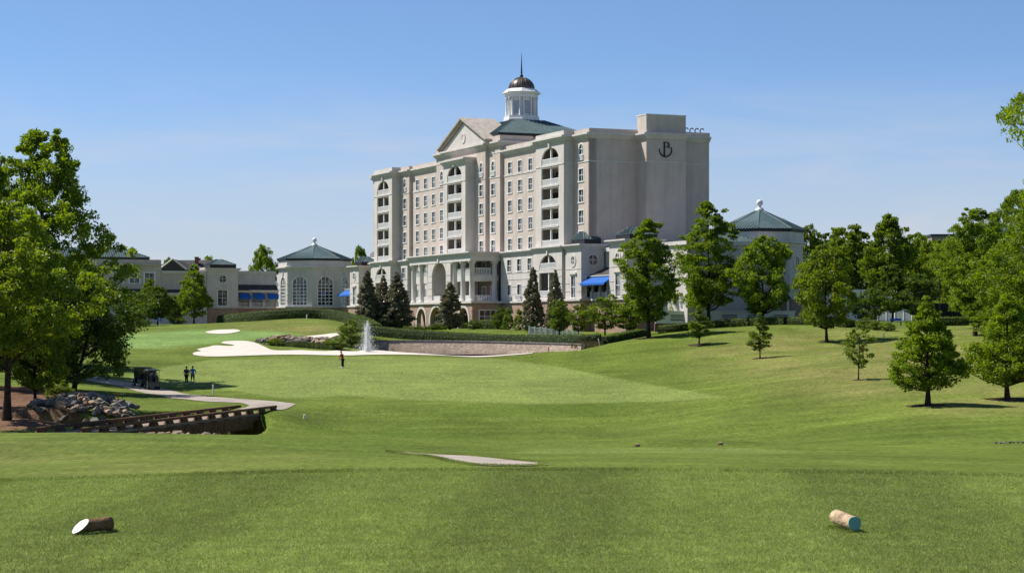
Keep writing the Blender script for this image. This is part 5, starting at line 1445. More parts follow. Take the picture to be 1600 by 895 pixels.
hedge('clipped_hedge', dline([(752, 308.5), (783, 305.5)], 2), 1.6, 1.4, 'dark box hedge below the stone base window', mat='shrub')
hedge('clipped_hedge', dline([(1462, 246), (1500, 245.5), (1545, 245)]), 1.5, 1.05, 'bushy hedge in front of the tennis fence', mat='shrub')
hedge('clipped_hedge', dline([(940, 240.5), (970, 243), (1003, 246)]), 1.8, .9, 'shaded low hedge between pond wall and tall straight tree', mat='shrub')
for i in range(11):
    px = 634 + i * 6.2
    tree('shrA', px, 287 + .25 * i, .62, .75, 'shrub', 'small clipped ball shrub in the row edging the portico patio', cat='shrub', name='ball_shrub', group='patio ball shrubs')
for i, (px, D, H, w_, m_, lb) in enumerate([(1352, 236, 1.3, 2.4, 'shrub', 'shrub at the left end of the row right of the maple'), (1370, 234, 1.15, 2.0, 'shrub', 'shrub in the middle of the row right of the maple'), (1388, 232, 1.0, 1.9, 'shrub', 'shrub at the right end of the row right of the maple'), (548, 250, 3.2, 3.4, 'shrub', 'bushy dark shrub beside the pond fountain'), (527, 246, 1.6, 2.6, 'bright', 'bright low shrub left of the fountain shrub'), (515, 247, 1.2, 2.0, 'shrub', 'low shrub among the reeds at the rock ledge'), (430, 246, .9, 2.4, 'shrub', 'low plant at the foot of the dark rock face'), (567, 247, 1.2, 2.0, 'grassy', 'grey-green low plant next to the fountain'), (222, 300, 1.0, 2.6, 'bright', 'low bright shrub beneath the dark trees near the blue flag'), (278, 310, 1.2, 3.0, 'shrub', 'low shrub beneath the conical tree'), (92, 158, 2.0, 2.2, 'mid' and 'shrub', 'leafy undergrowth on the bank under the spreading tree'), (740, 286, 1.4, 2.6, 'dark', 'dark low shrub at the foot of the portico magnolia'), (680, 288, .9, 2.0, 'dark', 'dark low shrub left of the portico magnolia')]):
    tree('shrA', px, D, H, w_, m_, lb, cat='shrub', name='shrub')
def reeds(px, D, n, h, spread, label, mat='grassy'):
    p = at(px, D); g = np.random.default_rng(int(px)); e = empty('reed_clump', p); tag(e, label, 'plant', 'pond-side reeds')
    b = np.stack([g.normal(0, spread, n), g.normal(0, spread * .6, n), np.full(n, -.05)], 1)
    tip = b + np.stack([g.normal(0, .25 * h, n), g.normal(0, .25 * h, n), h * g.uniform(.6, 1.1, n)], 1)
    w_ = .035; V = np.stack([b - [w_, 0, 0], b + [w_, 0, 0], (b + tip) / 2 + [w_ * .8, 0, .1 * h], tip, (b + tip) / 2 - [w_ * .8, 0, -.1 * h]], 1).reshape(-1, 3)
    mobj('blades', np_mesh('blades', V, np.arange(5 * n).reshape(-1, 5)), e, LM[mat])
for px, D, h_, lb in [(446, 245.5, 1.0, 'green reeds at the left foot of the rock ledge'), (462, 245.5, 1.3, 'tall green reeds below the dark rock face'), (477, 245.5, 1.4, 'tall reeds in the middle below the rock ledge'), (492, 245.5, 1.3, 'reeds below the ledge stones towards the fountain'), (503, 245.5, 1.2, 'reeds beside the bright low shrub')]:
    reeds(px, D, 170, h_ * .62, .5, lb)
reeds(913, 236.5, 300, .8, .6, 'straw-coloured grass clump at the right end of the pond wall', 'straw'); reeds(925, 238, 300, .7, .6, 'pale grass clump beside the white stake', 'straw')
# ------------------------------------------------------------------ rocks
RK = []
for i in range(10):
    g = np.random.default_rng(100 + i); bm = bmesh.new()
    p = g.normal(size=(16, 3)); p /= np.linalg.norm(p, axis=1)[:, None]; p *= g.uniform(.8, 1.1, (16, 1)) * np.array([1, .8, .6]) * .5
    for v in p: bm.verts.new(v)
    r = bmesh.ops.convex_hull(bm, input=bm.verts)
    for v in [v for v in bm.verts if not v.link_faces]: bm.verts.remove(v)
    me = bpy.data.meshes.new('rock'); bm.to_mesh(me); bm.free(); RK.append(me)
def rock(x, y, s, mat, label, group, z=None, flat=1.0):
    o = bpy.data.objects.new('rock', RK[random.randrange(10)]); COL.objects.link(o)
    if len(o.data.materials) == 0: o.data.materials.append(M['rock'])
    o.material_slots[0].link = 'OBJECT'; o.material_slots[0].material = M[mat]
    o.location = (x, y, (zt(x, y) if z is None else z) + s * .16 * flat); o.scale = (s, s * random.uniform(.7, 1), s * random.uniform(.65, 1) * flat)
    o.rotation_euler = (random.uniform(-.4, .4), random.uniform(-.4, .4), random.uniform(0, 6.28))
    return tag(o, label, 'rock', group)
for i in range(230):
    px = 82 + 122 * random.random(); D = 144 + 12.5 * random.random()
    x = wx(px, D) + random.uniform(-.5, .5)
    rock(x, D, random.uniform(.6, 1.3), 'rock' if random.random() < .75 else 'rocktan', 'angular riprap stone in the heap beside the timber bridge', 'riprap by the bridge', z=zt(x, D))
for i in range(34):
    px = 45 + 70 * random.random(); D = 137 + 13 * random.random()
    rock(wx(px, D), D, random.uniform(.5, 1.3), 'rocktan' if random.random() < .6 else 'rock', 'brown boulder on the straw bank left of the bridge', 'boulders on the bank')
for i, (px, s) in enumerate([(222, .8), (236, .9), (250, .75), (262, .8), (268, .6), (277, 1.1), (284, .6), (296, .55), (318, .6), (324, .7), (335, .5), (246, .5), (312, .4)]):
    D = 117 + (i % 3) * .8; x = wx(px, D)
    z = CAMZ - (675 - HZ) / F * D
    rock(x, D, s, 'rocktan', 'tan boulder on the near creek bank below the bridge', 'near bank boulders', z=max(zt(x, D), z - .25))
for i in range(60):
    px = 400 + 138 * random.random(); D = 248.5 + 5 * random.random()
    rock(wx(px, D), D, random.uniform(.8, 2.1), random.choice(['rock', 'rocktan', 'rock']), 'weathered rock of the ledge under the knoll bunker', 'rock ledge by the pond', flat=.9)
for i, (px, D, s) in enumerate([(404, 250, .8), (408, 248.5, .7), (413, 247, .8), (418, 246, .6), (424, 247, .9), (440, 252.5, 1.6), (452, 253, 1.8), (466, 253, 1.9), (482, 253, 2.0), (497, 253, 1.8), (512, 253, 1.6)]):
    rock(wx(px, D), D, s, 'rocktan' if i % 2 else 'rock', 'flat cap stone along the top of the rock ledge', 'ledge cap stones', flat=.6)
for i in range(9):
    px = 1556 + i * 7; D = 104.5 - .1 * i; rock(wx(px, D), D, .28, 'rock', 'small pale stone in the drain line at the right edge', 'drain stones')

# ------------------------------------------------------------------ fountain
fm, t_, b_, L_ = new_mat('fountain_spray')
b_.inputs['Base Color'].default_value = (.92, .94, .96, 1); b_.inputs['Roughness'].default_value = .3
tr_ = t_.nodes.new('ShaderNodeBsdfTransparent'); ms_ = t_.nodes.new('ShaderNodeMixShader'); ms_.inputs[0].default_value = .42
tl_ = t_.nodes.new('ShaderNodeBsdfTranslucent'); tl_.inputs[0].default_value = (.92, .94, .96, 1); m2_ = t_.nodes.new('ShaderNodeMixShader'); m2_.inputs[0].default_value = .5
L_(b_.outputs[0], m2_.inputs[1]); L_(tl_.outputs[0], m2_.inputs[2]); L_(tr_.outputs[0], ms_.inputs[1]); L_(m2_.outputs[0], ms_.inputs[2]); L_(ms_.outputs[0], t_.nodes['Material Output'].inputs['Surface'])
M['spray'] = fm
fo = empty('fountain', (wx(574, 243.5), 243.5, -1.62)); tag(fo, 'white plume of fountain spray rising from the pond', 'fountain')
g = np.random.default_rng(5)
def jets(n, vz0, vz1, vh, sz, seg):
    vz = g.uniform(vz0, vz1, n); hv = np.abs(g.normal(0, vh, n)); th = g.uniform(0, 6.28, n); t = g.uniform(0, 1, n) ** .8 * (2 * vz / 9.8)
    x, y, z = hv * t * np.cos(th), hv * t * np.sin(th), vz * t - 4.9 * t * t
    ok = z > .02; v = np.stack([hv * np.cos(th), hv * np.sin(th), vz - 9.8 * t], 1)[ok]; p = np.stack([x, y, z], 1)[ok]
    v /= np.linalg.norm(v, axis=1)[:, None] + 1e-6; s = g.uniform(.5, 1.4, len(p))[:, None] * sz
    side = np.cross(v, g.normal(size=v.shape)); side /= np.linalg.norm(side, axis=1)[:, None]
    return np.stack([p - v * s * seg, p + side * s * .3, p + v * s * seg, p - side * s * .3], 1).reshape(-1, 3)
V = np.concatenate([jets(4600, 5.2, 8.5, .46, .065, 1.6), jets(1300, 7.2, 8.8, .14, .07, 2.0)]); mobj('plume', np_mesh('plume', V, np.arange(len(V)).reshape(-1, 4)), fo, fm)
V = jets(4200, 2.0, 4.8, 1.6, .055, 1.2); mobj('skirt_spray', np_mesh('skirt_spray', V, np.arange(len(V)).reshape(-1, 4)), fo, fm)
MB().lathe([(.35, -.4), (.4, 0), (.25, .1), (.08, .14)], 12).build('nozzle', M['iron'], fo)

# ------------------------------------------------------------------ golf carts
def wheel(parent, x, y, r=.23):
    w = MB(); w.tube([(-.1, 0, 0), (.1, 0, 0)], r, 16); o = w.build('wheel', M['rubber'], parent, (x, y, r))
    MB().tube([(-.105, 0, 0), (.105, 0, 0)], r * .55, 12).build('rim', M['pipe'], o)
def golf_cart(px, D, rz, label):
    p = at(px, D, .045); e = empty('golf_cart', p, rz); tag(e, label, 'golf cart', 'golf carts parked on the path')
    b = MB()
    b.add([(-.58, -1.15, .28), (.58, -1.15, .28), (.58, 1.2, .28), (-.58, 1.2, .28), (-.58, -1.15, .72), (.58, -1.15, .72), (.56, -.05, .62), (-.56, -.05, .62)], [(0, 3, 2, 1), (0, 1, 5, 4), (4, 5, 6, 7), (1, 6, 5), (0, 4, 7)])
    b.box(-.58, .58, -.05, .62, .26, .36); b.box(-.58, -.5, -1.0, -.1, .3, .7); b.box(.5, .58, -1.0, -.1, .3, .7)
    b.add([(-.56, .62, .3), (.56, .62, .3), (.5, 1.22, .32), (-.5, 1.22, .32), (-.56, .62, .95), (.56, .62, .95), (.48, 1.24, .62), (-.48, 1.24, .62)], [(3, 2, 1, 0), (4, 5, 6, 7), (0, 1, 5, 4), (1, 2, 6, 5), (2, 3, 7, 6), (3, 0, 4, 7)])
    b.build('body', M['cartbody'], e)
    MB().box(-.52, .52, -.5, .0, .66, .80).build('seat', M['rubber'], e); MB().box(-.52, .52, -.62, -.5, .82, 1.22).build('backrest', M['rubber'], e)
    rf = MB().add([(-.6, -1.0, 1.80), (.6, -1.0, 1.80), (.6, .85, 1.80), (-.6, .85, 1.80), (-.52, -.92, 1.9), (.52, -.92, 1.9), (.52, .78, 1.9), (-.52, .78, 1.9)], [(3, 2, 1, 0), (4, 5, 6, 7), (0, 1, 5, 4), (1, 2, 6, 5), (2, 3, 7, 6), (3, 0, 4, 7)]); rf.build('canopy', M['carttop'], e)
    for sx in (-1, 1):
        MB().tube([(sx * .53, .80, .9), (sx * .54, .72, 1.8)], .025, 6).build('strut', M['iron'], e); MB().tube([(sx * .53, -.9, .7), (sx * .54, -.85, 1.8)], .025, 6).build('strut', M['iron'], e)
    MB().quad((-.52, .8, .95), (.52, .8, .95), (.52, .73, 1.78), (-.52, .73, 1.78)).build('windscreen', M['wshield'], e)
    for x in (-.5, .5):
        for y in (-.82, .82): wheel(e, x, y)
    sw = MB(); N = 14
    sw.tube([(-.25 + .17 * math.cos(6.283 * i / N), .38 + .1 * math.sin(6.283 * i / N), 1.02 + .13 * math.sin(6.283 * i / N)) for i in range(N + 1)], .018, 5, False); sw.tube([(-.25, .6, .8), (-.25, .38, 1.02)], .02, 5); sw.build('steering_wheel', M['rubber'], e)
    for x, m_ in ((-.25, 'bagA'), (.25, 'bagB')):
        o = MB().lathe([(.12, .5), (.15, .55), (.14, 1.2), (.17, 1.25), (.16, 1.38)], 10, (x, -.98)).build('golf_bag', M[m_], e)
        c = MB()
        for k_ in range(5): c.tube([(x + .08 * math.cos(k_ * 1.3), -.98 + .08 * math.sin(k_ * 1.3), 1.3), (x + .12 * math.cos(k_ * 1.3), -1.0 + .1 * math.sin(k_ * 1.3), 1.6)], .018, 5)
        c.build('club_heads', M['pipe'], o)
    return e
M['wshield'] = pm('tinted_plastic', (.05, .06, .065), .1, .05, 1, .5); M['bagA'] = pm('navy_bag', (.02, .03, .07), .7); M['bagB'] = pm('grey_bag', (.06, .06, .065), .7)
golf_cart(222.5, 196, math.radians(35), 'golf cart farther from the golfers, half hidden by the other')
golf_cart(237.5, 193, math.radians(20), 'golf cart nearer the two golfers on the shaded path')

# ------------------------------------------------------------------ people
def skin_fig(name, vs, es, rs, mat, parent):
    me = bpy.data.meshes.new(name); me.from_pydata(vs, es, []); o = mobj(name, me, parent, mat)
    md = o.modifiers.new('skin', 'SKIN'); md.use_smooth_shade = True
    lay = me.skin_vertices[0].data
    for i, r in enumerate(rs): lay[i].radius = r if isinstance(r, tuple) else (r, r)
    lay[0].use_root = True
    o.modifiers.new('sub', 'SUBSURF').levels = 1
    o.modifiers['sub'].render_levels = 2
    return o
def person(px, D, rz, pose, shirt, pants, hairm, label, cap=None):
    p = at(px, D); e = empty('person', p, rz); tag(e, label, 'person')
    J = pose                                                   # joint positions, facing +y
    V, E_, R = [], [], []
    def v(pt, r, par=None):
        V.append(pt); R.append(r)
        if par is not None: E_.append((par, len(V) - 1))
        return len(V) - 1
    pel = v(J['pelvis'], (.15, .105)); wst = v(J['waist'], (.135, .10), pel); ch = v(J['chest'], (.165, .115), wst); sh = v(J['shoulder'], (.13, .085), ch)
    nk = v(J['neck'], .058, sh); hd0 = v(J['chin'], (.068, .08), nk); hd1 = v(J['head'], (.082, .10), hd0); v(J['crown'], (.055, .065), hd1)
    hands = []
    for s in ('L', 'R'):
        a = v(J['sh' + s], .062, sh); b = v(J['el' + s], .046, a); c = v(J['wr' + s], .032, b); d = v(J['ha' + s], (.04, .022), c); hands.append((Vector(J['wr' + s]), Vector(J['ha' + s])))
        h = v(J['hip' + s], .098, pel); k = v(J['kn' + s], .062, h); an = v(J['an' + s], .042, k); v(J['toe' + s], (.045, .032), an)
    body = skin_fig('body', V, E_, R, M['skin'], e)
    def garment(name, keys, edges, rads, mat): return skin_fig(name, [J[k_] for k_ in keys], edges, rads, mat, e)
    mid = lambda a, b, t: tuple(J[a][i] * (1 - t) + J[b][i] * t for i in range(3))
    J['slL'], J['slR'] = mid('shL', 'elL', .85), mid('shR', 'elR', .85)
    garment('shirt', ['pelvis', 'waist', 'chest', 'shoulder', 'shL', 'slL', 'shR', 'slR'], [(0, 1), (1, 2), (2, 3), (3, 4), (4, 5), (3, 6), (6, 7)], [(.172, .125), (.158, .122), (.188, .138), (.145, .10), .082, .072, .082, .072], shirt)
    hem = pants[1]; J['cuL'], J['cuR'] = mid('knL', 'anL', hem), mid('knR', 'anR', hem)
    garment('trousers', ['pelvis', 'hipL', 'knL', 'cuL', 'hipR', 'knR', 'cuR'], [(0, 1), (1, 2), (2, 3), (0, 4), (4, 5), (5, 6)], [(.165, .12), .112, .082, .074, .112, .082, .074], pants[0])
    for s in ('L', 'R'):
        a, t = Vector(J['an' + s]), Vector(J['toe' + s]); d = (t - a); d.z = 0; d.normalize()
        m = MB(); q_ = d.cross(Vector((0, 0, 1)))
        ring = lambda c, w, h_: [c + q_ * w + Vector((0, 0, -.0)), c + q_ * w * .9 + Vector((0, 0, h_)), c - q_ * w * .9 + Vector((0, 0, h_)), c - q_ * w]
        A0 = Vector((a.x, a.y, .0)) - d * .09; A1 = Vector((a.x, a.y, 0)) + d * .06; A2 = Vector((a.x, a.y, 0)) + d * .2
        vs = [tuple(x) for r_ in (ring(A0, .042, .09), ring(A1, .05, .085), ring(A2, .04, .045)) for x in r_]
        fs = [(i * 4 + k_, i * 4 + (k_ + 1) % 4, i * 4 + 4 + (k_ + 1) % 4, i * 4 + 4 + k_) for i in range(2) for k_ in range(4)] + [(3, 2, 1, 0), (8, 9, 10, 11)]
        m.add(vs, fs, True).build('shoe', M['white'], e)
    fg = MB()
    for wv, hv_ in hands:
        d = (hv_ - wv).normalized(); sd = d.cross(Vector((0, 1, .2))).normalized()
        for k_, (o_, l_) in enumerate(((-.03, .07), (-.01, .085), (.01, .08), (.03, .062))):
            b0 = hv_ + sd * o_ - d * .01; b1 = b0 + d * l_ * .55; b2 = b1 + d * l_ * .4 + Vector((0, .02, 0)); fg.tube([b0, b1, b2], [.009, .0085, .006], 5)
        tb = wv + d * .03 - sd * .03; fg.tube([tb, tb - sd * .03 + d * .03 + Vector((0, .015, 0)), tb - sd * .035 + d * .06 + Vector((0, .03, 0))], [.011, .010, .007], 5)
    fg.build('fingers', M['skin'], e)
    hc = Vector(J['head']); f = MB()
    f.lathe([(.006, hc.z - .035), (.016, hc.z - .03), (.008, hc.z + .01)], 6, (hc.x, hc.y + .105)); f.build('nose', M['skin'], e)
    for sx in (-1, 1):
        MB().lathe([(.003, hc.z + .02), (.011, hc.z + .028), (.003, hc.z + .036)], 6, (hc.x + sx * .033, hc.y + .092)).build('eye', M['rubber'], e)
        MB().box(hc.x + sx * .085 - .01, hc.x + sx * .085 + .01, hc.y - .03, hc.y + .02, hc.z - .03, hc.z + .035).build('ear', M['skin'], e)
    MB().box(hc.x - .025, hc.x + .025, hc.y + .085, hc.y + .1, hc.z - .065, hc.z - .055).build('mouth', M['lips'], e)
    hp = [(.094 * math.cos(a), hc.z + .03 + .115 * math.sin(a)) for a in [i * math.pi / 14 for i in range(7)]] + [(.01, hc.z + .146)]
    hr = MB().lathe([(.09, hc.z - .04)] + hp, 12, (hc.x, hc.y - .018)); 
    hr.build('cap' if cap else 'hair', M[cap] if cap else hairm, e)
    if cap: MB().box(hc.x - .07, hc.x + .07, hc.y + .05, hc.y + .17, hc.z + .055, hc.z + .07).build('cap_brim', M[cap], e)
    return e
M['lips'] = pm('lips', (.3, .12, .1), .6); M['hair'] = pm('dark_hair', (.02, .015, .012), .7)
M['maroon'] = pm('maroon_shirt', (.13, .012, .05), .85); M['sky'] = pm('light_blue_shirt', (.04, .22, .55), .85); M['redshirt'] = pm('red_shirt', (.35, .02, .025), .85)
M['blackp'] = pm('black_trousers', (.012, .011, .013), .9); M['greyp'] = pm('grey_shorts', (.09, .085, .10), .9)
def stand(lean=0.0, stance=.1, arms='down', h=1.0):
    J = dict(pelvis=(0, 0, .94), waist=(0, lean * .35, 1.1), chest=(0, lean * .75, 1.3), shoulder=(0, lean, 1.43), neck=(0, lean * 1.15 + .01, 1.52), chin=(0, lean * 1.35 + .03, 1.6), head=(0, lean * 1.5 + .03, 1.66), crown=(0, lean * 1.6 + .02, 1.74))
    for s, k_ in ((-1, 'L'), (1, 'R')):
        J['hip' + k_] = (s * .09, 0, .88); J['kn' + k_] = (s * stance, .03, .49); J['an' + k_] = (s * stance * 1.1, -.01, .09); J['toe' + k_] = (s * stance * 1.25, .13, .04)
        J['sh' + k_] = (s * .19, lean, 1.41)
        if arms == 'down': J['el' + k_] = (s * .245, lean - .03, 1.13); J['wr' + k_] = (s * .235, lean + .06, .89); J['ha' + k_] = (s * .225, lean + .08, .81)
        elif arms == 'hips': J['el' + k_] = (s * .34, lean - .06, 1.16); J['wr' + k_] = (s * .2, lean + .1, 1.0); J['ha' + k_] = (s * .13, lean + .16, .98)
        else: J['el' + k_] = (s * .17, lean + .16, 1.13); J['wr' + k_] = (s * .05, lean + .32, .93); J['ha' + k_] = (s * .02, lean + .36, .86)
    return J
person(291.3, 202, math.radians(-10), stand(.0, .085, 'down'), M['maroon'], (M['blackp'], .95), M['hair'], 'golfer in maroon shirt and dark trousers beside one in light blue')
person(301.0, 202.5, math.radians(8), stand(.02, .13, 'hips'), M['sky'], (M['greyp'], .2), M['hair'], 'golfer in light blue shirt and grey shorts with hands on hips')
pg = person(535.6, 213, math.radians(60), stand(.13, .11, 'grip'), M['redshirt'], (M['blackp'], .95), M['hair'], 'lone golfer in red shirt and black trousers on the fairway', cap='redshirt')
cl = at(535.6, 213); ce = empty('golf_club', cl, math.radians(60)); tag(ce, 'golf club held by the lone golfer in red', 'golf club')
MB().tube([(0, .50, .92), (0, .78, .04)], [.014, .008], 6).build('shaft', M['pipe'], ce); MB().box(-.05, .03, .74, .82, .0, .06).build('club_head', M['pipe'], ce)

# ------------------------------------------------------------------ tee markers and small course furniture
def endgrain(name, paint, rim):
    return pm(name, paint, .75, .10, 9, .2, .2, 30)
M['logbark'] = pm('log_bark', (.15, .085, .045), .95, .35, 14, .1, .8, 40, col2=(.28, .17, .09)); M['logpale'] = pm('stripped_log', (.47, .345, .225), .9, .25, 10, .1, .5, 40)
M['endwhite'] = endgrain('white_painted_end', (.86, .86, .85), None); M['endgreen'] = endgrain('green_painted_end', (.16, .36, .32), None)
def log(name, A, ang, length, r, bark, endm, label, group, tilt=.12, kx=0.0):
    e = empty(name, (A[0], A[1], zt(A[0], A[1]) + .012), ang); tag(e, label, 'tee marker', group)
    m = MB(); N = 20; rows_ = 5; vs = []
    for i in range(rows_):
        f = i / (rows_ - 1)
        for k_ in range(N):
            t = 2 * math.pi * k_ / N; rr = r * (1 + .035 * math.sin(3 * t + i) + .03 * random.uniform(-1, 1)); y = f * length + ((tilt * math.sin(t) * r * 2 + kx * rr * math.cos(t)) if i == 0 else 0)
            vs.append((rr * math.cos(t), y, r + rr * math.sin(t)))
    fs = [(i * N + k_, i * N + (k_ + 1) % N, (i + 1) * N + (k_ + 1) % N, (i + 1) * N + k_) for i in range(rows_ - 1) for k_ in range(N)] + [tuple(range((rows_ - 1) * N, rows_ * N))]
    m.add(vs, fs, True).build('bark', M[bark], e)
    c = MB(); cv = [(x * .96, y - .006, r + (z - r) * .96) for x, y, z in vs[:N]]
    c.add(cv + vs[:N], [tuple(range(N - 1, -1, -1))] + [(k_, (k_ + 1) % N, N + (k_ + 1) % N, N + k_) for k_ in range(N)]).build('painted_end', M[endm], e)
def tpos(px, py): D = CAMZ * F / (py - HZ); return (wx(px, D), D)
A = tpos(126, 834.5); log('tee_marker_log', A, math.radians(-40), .285, .052, 'logbark', 'endwhite', 'bark-covered log tee marker with white painted end on near tee', 'near tee markers', tilt=.6, kx=.12)
A = tpos(1335, 831); log('tee_marker_log', A, math.radians(16), .34, .056, 'logpale', 'endgreen', 'pale log tee marker with green painted end on near tee', 'near tee markers', tilt=.1)
for px, py, lb in ((992, 698, 'tiny log marker on the forward tee, left of the pair'), (1122, 695.5, 'tiny log marker on the forward tee, right of the pair')):
    x, y = hit(px, py, 80, 112); log('tee_marker_log', (x, y), math.radians(-70), .26, .075, 'logpale', 'logbark', lb, 'forward tee markers')
def post(name, p, h, r, mat, label, cat='post', tilt=0.0, top=True):
    e = empty(name, p); tag(e, label, cat)
    MB().tube([(0, 0, -.1), (tilt * h, 0, h)], r, 8).build('shaft', M[mat], e)
    if top: MB().lathe([(r, h), (r * 1.15, h + .01), (r * 1.15, h + .05), (r * .5, h + .08)], 8, (tilt * h, 0)).build('post_cap', M[mat], e)
post('marker_post', at(333, 184), .82, .07, 'white', 'white marker post beside the cart path bend')
post('marker_post', at(479.5, 296.5), .55, .09, 'white', 'small white post in front of the knoll hedge')
post('marker_post', at(1381, 222), .55, .07, 'white', 'small white post on the right slope below the shrubs')
post('marker_stake', at(937.5, 237.5), .75, .06, 'white', 'leaning white stake at the end of the pond wall', tilt=-.25)
post('marker_post', at(476, 158.5), .25, .09, 'white', 'small white irrigation cap at the path end', cat='irrigation cap')
post('hazard_stake', (wx(175, 118), 118, at(175, 118).z), .62, .035, 'red', 'red hazard stake in front of the bridge', 'stake'); post('hazard_stake', at(188, 150), .95, .03, 'red', 'leaning red hazard stake beyond the bridge rail', 'stake', tilt=-.25)
post('hazard_stake', at(191, 164), .9, .025, 'iron', 'thin dark stake on the grass behind the bridge', 'stake', top=False)
post('hazard_stake', (wx(857, 240), 240, -1.62), .7, .05, 'red', 'red hazard stake at the pond edge', 'stake')
bw = empty('ball_washer', (wx(91, 121.5), 121.5, at(91, 121.5).z)); tag(bw, 'pale blue ball washer on a post at the bridge entrance', 'ball washer')
MB().tube([(0, 0, -.1), (0, 0, .55)], .05, 8).build('post', M['pipe'], bw); MB().lathe([(.11, .45), (.13, .5), (.13, .85), (.06, .9), (.06, 1.2), (.09, 1.24), (.02, 1.3)], 12).build('washer_body', M['blueish'], bw); MB().box(-.2, .2, -.14, .12, .1, .45).build('tray', M['blueish'], bw)
fl = empty('flagstick', at(249, 268)); tag(fl, 'flagstick with small blue flag on the putting green', 'flag')
MB().tube([(0, 0, -.1), (0, 0, 2.2)], .02, 6).build('stick', M['white'], fl)
m = MB()
for i in range(6): x0, x1 = i * .1, (i + 1) * .1; y0, y1 = .04 * math.sin(i), .04 * math.sin(i + 1); m.quad((x0 - .3, y0, 1.75), (x1 - .3, y1, 1.75), (x1 - .3, y1, 2.18), (x0 - .3, y0, 2.18))
fo_ = m.build('flag', M['blue'], fl); fo_.modifiers.new('t', 'SOLIDIFY').thickness = .01
# roof dishes beside the far bay, patio chairs, bench
for i, (lx, ly, z0, s) in enumerate([(-90.6, -1.2, 13.3, .85), (-91.8, -.9, 13.3, .6)]):
    x, y = hw(lx, ly); e = empty('satellite_dish', (x, y, z0)); tag(e, ('larger' if i == 0 else 'smaller') + ' white satellite dish on the low roof beside the hotel', 'satellite dish', 'roof dishes')
    MB().tube([(0, 0, -.1), (0, 0, .9)], .06, 6).build('mast', M['pipe'], e)
    d = MB().lathe([(.05, 0), (.5 * s, .08), (.85 * s, .22), (1.0 * s, .36)], 18, cap=False).build('dish', M['white'], e, (0, 0, 1.2)); d.rotation_euler = (math.radians(55), 0, 0)
    d.modifiers.new('t', 'SOLIDIFY').thickness = .03
def chair(px, D, rz):
    e = empty('patio_chair', at(px, D), rz); tag(e, 'pale metal patio chair on the terrace under the portico arches', 'chair', 'patio chairs')
    for x in (-.22, .22):
        for y in (-.2, .2): MB().tube([(x, y, 0), (x, y, .45)], .018, 5).build('leg', M['pipe'], e)
    MB().box(-.25, .25, -.23, .23, .45, .49).build('seat', M['pipe'], e); m = MB().box(-.25, .25, .2, .235, .78, .9)
    for k_ in range(6): m.box(-.24 + .09 * k_, -.21 + .09 * k_, .205, .23, .49, .78)
    m.build('backrest', M['pipe'], e)
def ptable(px, D):
    e = empty('patio_table', at(px, D)); tag(e, 'round pale patio table on the terrace under the portico arches', 'table', 'patio tables')
    MB().lathe([(.5, .70), (.5, .74)], 14).build('table_top', M['pipe'], e); MB().tube([(0, 0, 0), (0, 0, .7)], .04, 6).build('leg', M['pipe'], e); MB().lathe([(.25, 0), (.22, .04)], 12).build('base', M['iron'], e)
for px, D in ((650, 306), (662, 304), (678, 302)):
    ptable(px, D); chair(px - 4.5, D, random.uniform(0, 6)); chair(px + 4.5, D + .4, random.uniform(0, 6))
be = empty('bench', at(1400, 246)); tag(be, 'small bright blue bench under the dark tree at right', 'bench')
MB().box(-.7, .7, -.2, .2, .42, .47).build('seat', M['blue'], be); MB().box(-.7, .7, .18, .23, .6, .85).build('backrest', M['blue'], be)
for x in (-.6, .6): MB().box(x - .04, x + .04, -.18, .22, 0, .42).build('leg', M['iron'], be)
# mulch rings
for px, D, r, lb in ((1448, 140, 1.35, 'dark mulch ring under the young cypress'), (1574, 145, 1.5, 'dark mulch ring under the right-hand cypress'), (1342, 170, .5, 'small mulch ring under the lone sapling'), (1092, 225, 1.2, 'mulch ring under the bushy sapling'), (1013, 241, 1.6, 'mulch bed under the tall straight tree'), (1187, 205, .8, 'mulch ring under the thin upright sapling'), (1291, 221, .9, 'mulch ring under the yellow-green maple')):
    x = wx(px, D); drape('mulch_bed', [(x + r * (1 + .1 * math.sin(3 * t)) * math.cos(t), D + r * (1 + .1 * math.cos(2 * t)) * math.sin(t)) for t in [6.283 * i / 24 for i in range(24)]], M['mulch'], .03, .5, lb, 'mulch')

# ------------------------------------------------------------------ grass blades of the near tee
g = np.random.default_rng(77)
def blades(n, d0, d1, lo, hi, hl, wdt, edge=False):
    D = np.sqrt(g.uniform(d0 * d0, d1 * d1, n)) if not edge else g.uniform(d0, d1, n)
    x = g.uniform(-1, 1, n) * (.262 * (22.5 if edge else D) * 1.06 + 2.6)
    if edge: D = tee_edge(CX + F * x / D) + g.uniform(d0, d1, n) - .0 if False else tee_edge(CX + F * x / 22) + D
    z = zt(x, D)
    h = g.uniform(lo, hi, n); th = g.uniform(0, 6.28, n); ln = h * g.uniform(.2, hl, n)
    w_ = wdt * g.uniform(.7, 1.3, n); a = g.uniform(0, 3.14, n)
    r0 = np.stack([x - w_ * np.cos(a), D - w_ * np.sin(a), z - .003], 1); r1 = np.stack([x + w_ * np.cos(a), D + w_ * np.sin(a), z - .003], 1)
    tp = np.stack([x + ln * np.cos(th), D + ln * np.sin(th), z + h], 1)
    return np.stack([r0, r1, tp], 1).reshape(-1, 3)
